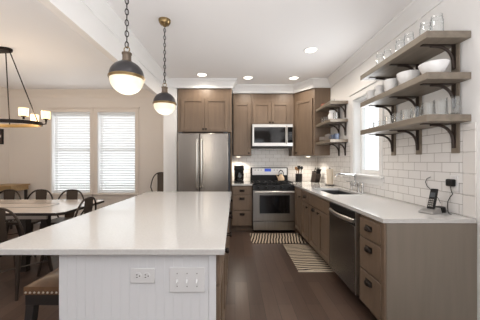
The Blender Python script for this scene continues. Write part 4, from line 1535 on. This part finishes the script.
# console behind the table
t = thing('console_table', 'golden oak console table in the far left corner', 'table', (-4.355, 4.82, 0))
box('top', M['oak'], -0.23, 0.23, -0.22, 0.22, 0.785, 0.81, t, 0.004)
box('apron', M['oak'], -0.215, 0.215, -0.195, 0.195, 0.70, 0.785, t)
for sx in (-1, 1):
    for sy in (-1, 1):
        MB().tube([(sx * 0.185, sy * 0.165, 0.70), (sx * 0.185, sy * 0.165, 0)], [0.028, 0.02], 8).build('leg', M['darkwood'], t)
box('lower_shelf', M['oak'], -0.205, 0.205, -0.185, 0.185, 0.22, 0.24, t)

# framed picture on the left wall
t = thing('framed_picture', 'dark framed picture on the left wall at the photo edge', 'picture', (XL + 0.001, 4.70, 1.745), math.pi / 2)
b = MB()
for (x0, x1, z0, z1) in ((-0.25, 0.25, 0.125, 0.15), (-0.25, 0.25, -0.15, -0.125), (-0.25, -0.225, -0.125, 0.125), (0.225, 0.25, -0.125, 0.125)):
    b.box(x0, x1, -0.022, 0, z0, z1)
b.build('frame', M['black'], t)
box('print', M['art'], -0.225, 0.225, -0.012, -0.001, -0.125, 0.125, t)
box('pale_motif', M['mount'], 0.02, 0.20, -0.0135, -0.012, -0.02, 0.03, t)

# ------------------------------------------------------------------ counter stool under the island overhang
SZ = 0.565
t = thing('counter_stool', 'backless black stool with tan nailhead seat under the island overhang', 'stool', (-1.0, 1.565, 0))
hx, hy = 0.142, 0.215
b = MB()
n = 10
top_, bot = [], []
for i in range(n + 1):
    y = -hy + 2 * hy * i / n
    for j in range(n + 1):
        x = -hx + 2 * hx * j / n
        u, v = (x / hx), (y / hy)
        z = SZ + 0.035 * (1 - u ** 4) * (1 - v ** 6) + 0.012 * v * v
        top_.append(b.bm.verts.new((x, y, z)))
for i in range(n):
    for j in range(n):
        k = i * (n + 1) + j
        f = b.bm.faces.new((top_[k], top_[k + 1], top_[k + n + 2], top_[k + n + 1]))
        f.smooth = True
edge = [e for e in b.bm.edges if len(e.link_faces) == 1]
r = bmesh.ops.extrude_edge_only(b.bm, edges=edge)
for v in [g for g in r['geom'] if isinstance(g, bmesh.types.BMVert)]:
    v.co.z = SZ - 0.03
b.bm.faces.new([v for v in b.bm.verts if abs(v.co.z - SZ + 0.03) < 1e-6 and False]) if False else None
cu = b.build('seat_cushion', M['leather'], t)
b = MB()
for i in range(18):
    y = -hy + 2 * hy * (i + .5) / 18
    for sx in (-1, 1):
        b.lathe([(0.0065, 0), (0.005, sx * 0.004), (0, sx * 0.006)], (sx * hx, y, SZ - 0.018), 8, 'x')
for i in range(12):
    x = -hx + 2 * hx * (i + .5) / 12
    for sy in (-1, 1):
        b.lathe([(0.0065, 0), (0.005, sy * 0.004), (0, sy * 0.006)], (x, sy * hy, SZ - 0.018), 8, 'y')
b.build('nailhead_trim', M['nail'], cu)
b = MB()
b.box(-hx + 0.004, hx - 0.004, -hy + 0.004, hy - 0.004, SZ - 0.09, SZ - 0.0305)
b.build('seat_frame', M['stoolwood'], t, 0.003)
for sx in (-1, 1):
    for sy in (-1, 1):
        x, y = sx * (hx - 0.026), sy * (hy - 0.03)
        x2, y2 = sx * (hx - 0.012), sy * (hy + 0.02)
        s1, s2 = 0.022, 0.017
        MB().hexa([(x2 - s2, y2 - s2, 0), (x2 + s2, y2 - s2, 0), (x2 + s2, y2 + s2, 0), (x2 - s2, y2 + s2, 0)], [(x - s1, y - s1, SZ - 0.09), (x + s1, y - s1, SZ - 0.09), (x + s1, y + s1, SZ - 0.09), (x - s1, y + s1, SZ - 0.09)]).build('leg', M['stoolwood'], t, 0.002)
b = MB()
for sy in (-1, 1):
    b.box(-hx + 0.01, hx - 0.01, sy * (hy + 0.004) - 0.01, sy * (hy + 0.004) + 0.01, 0.16, 0.19)
b.build('stretcher', M['stoolwood'], t)
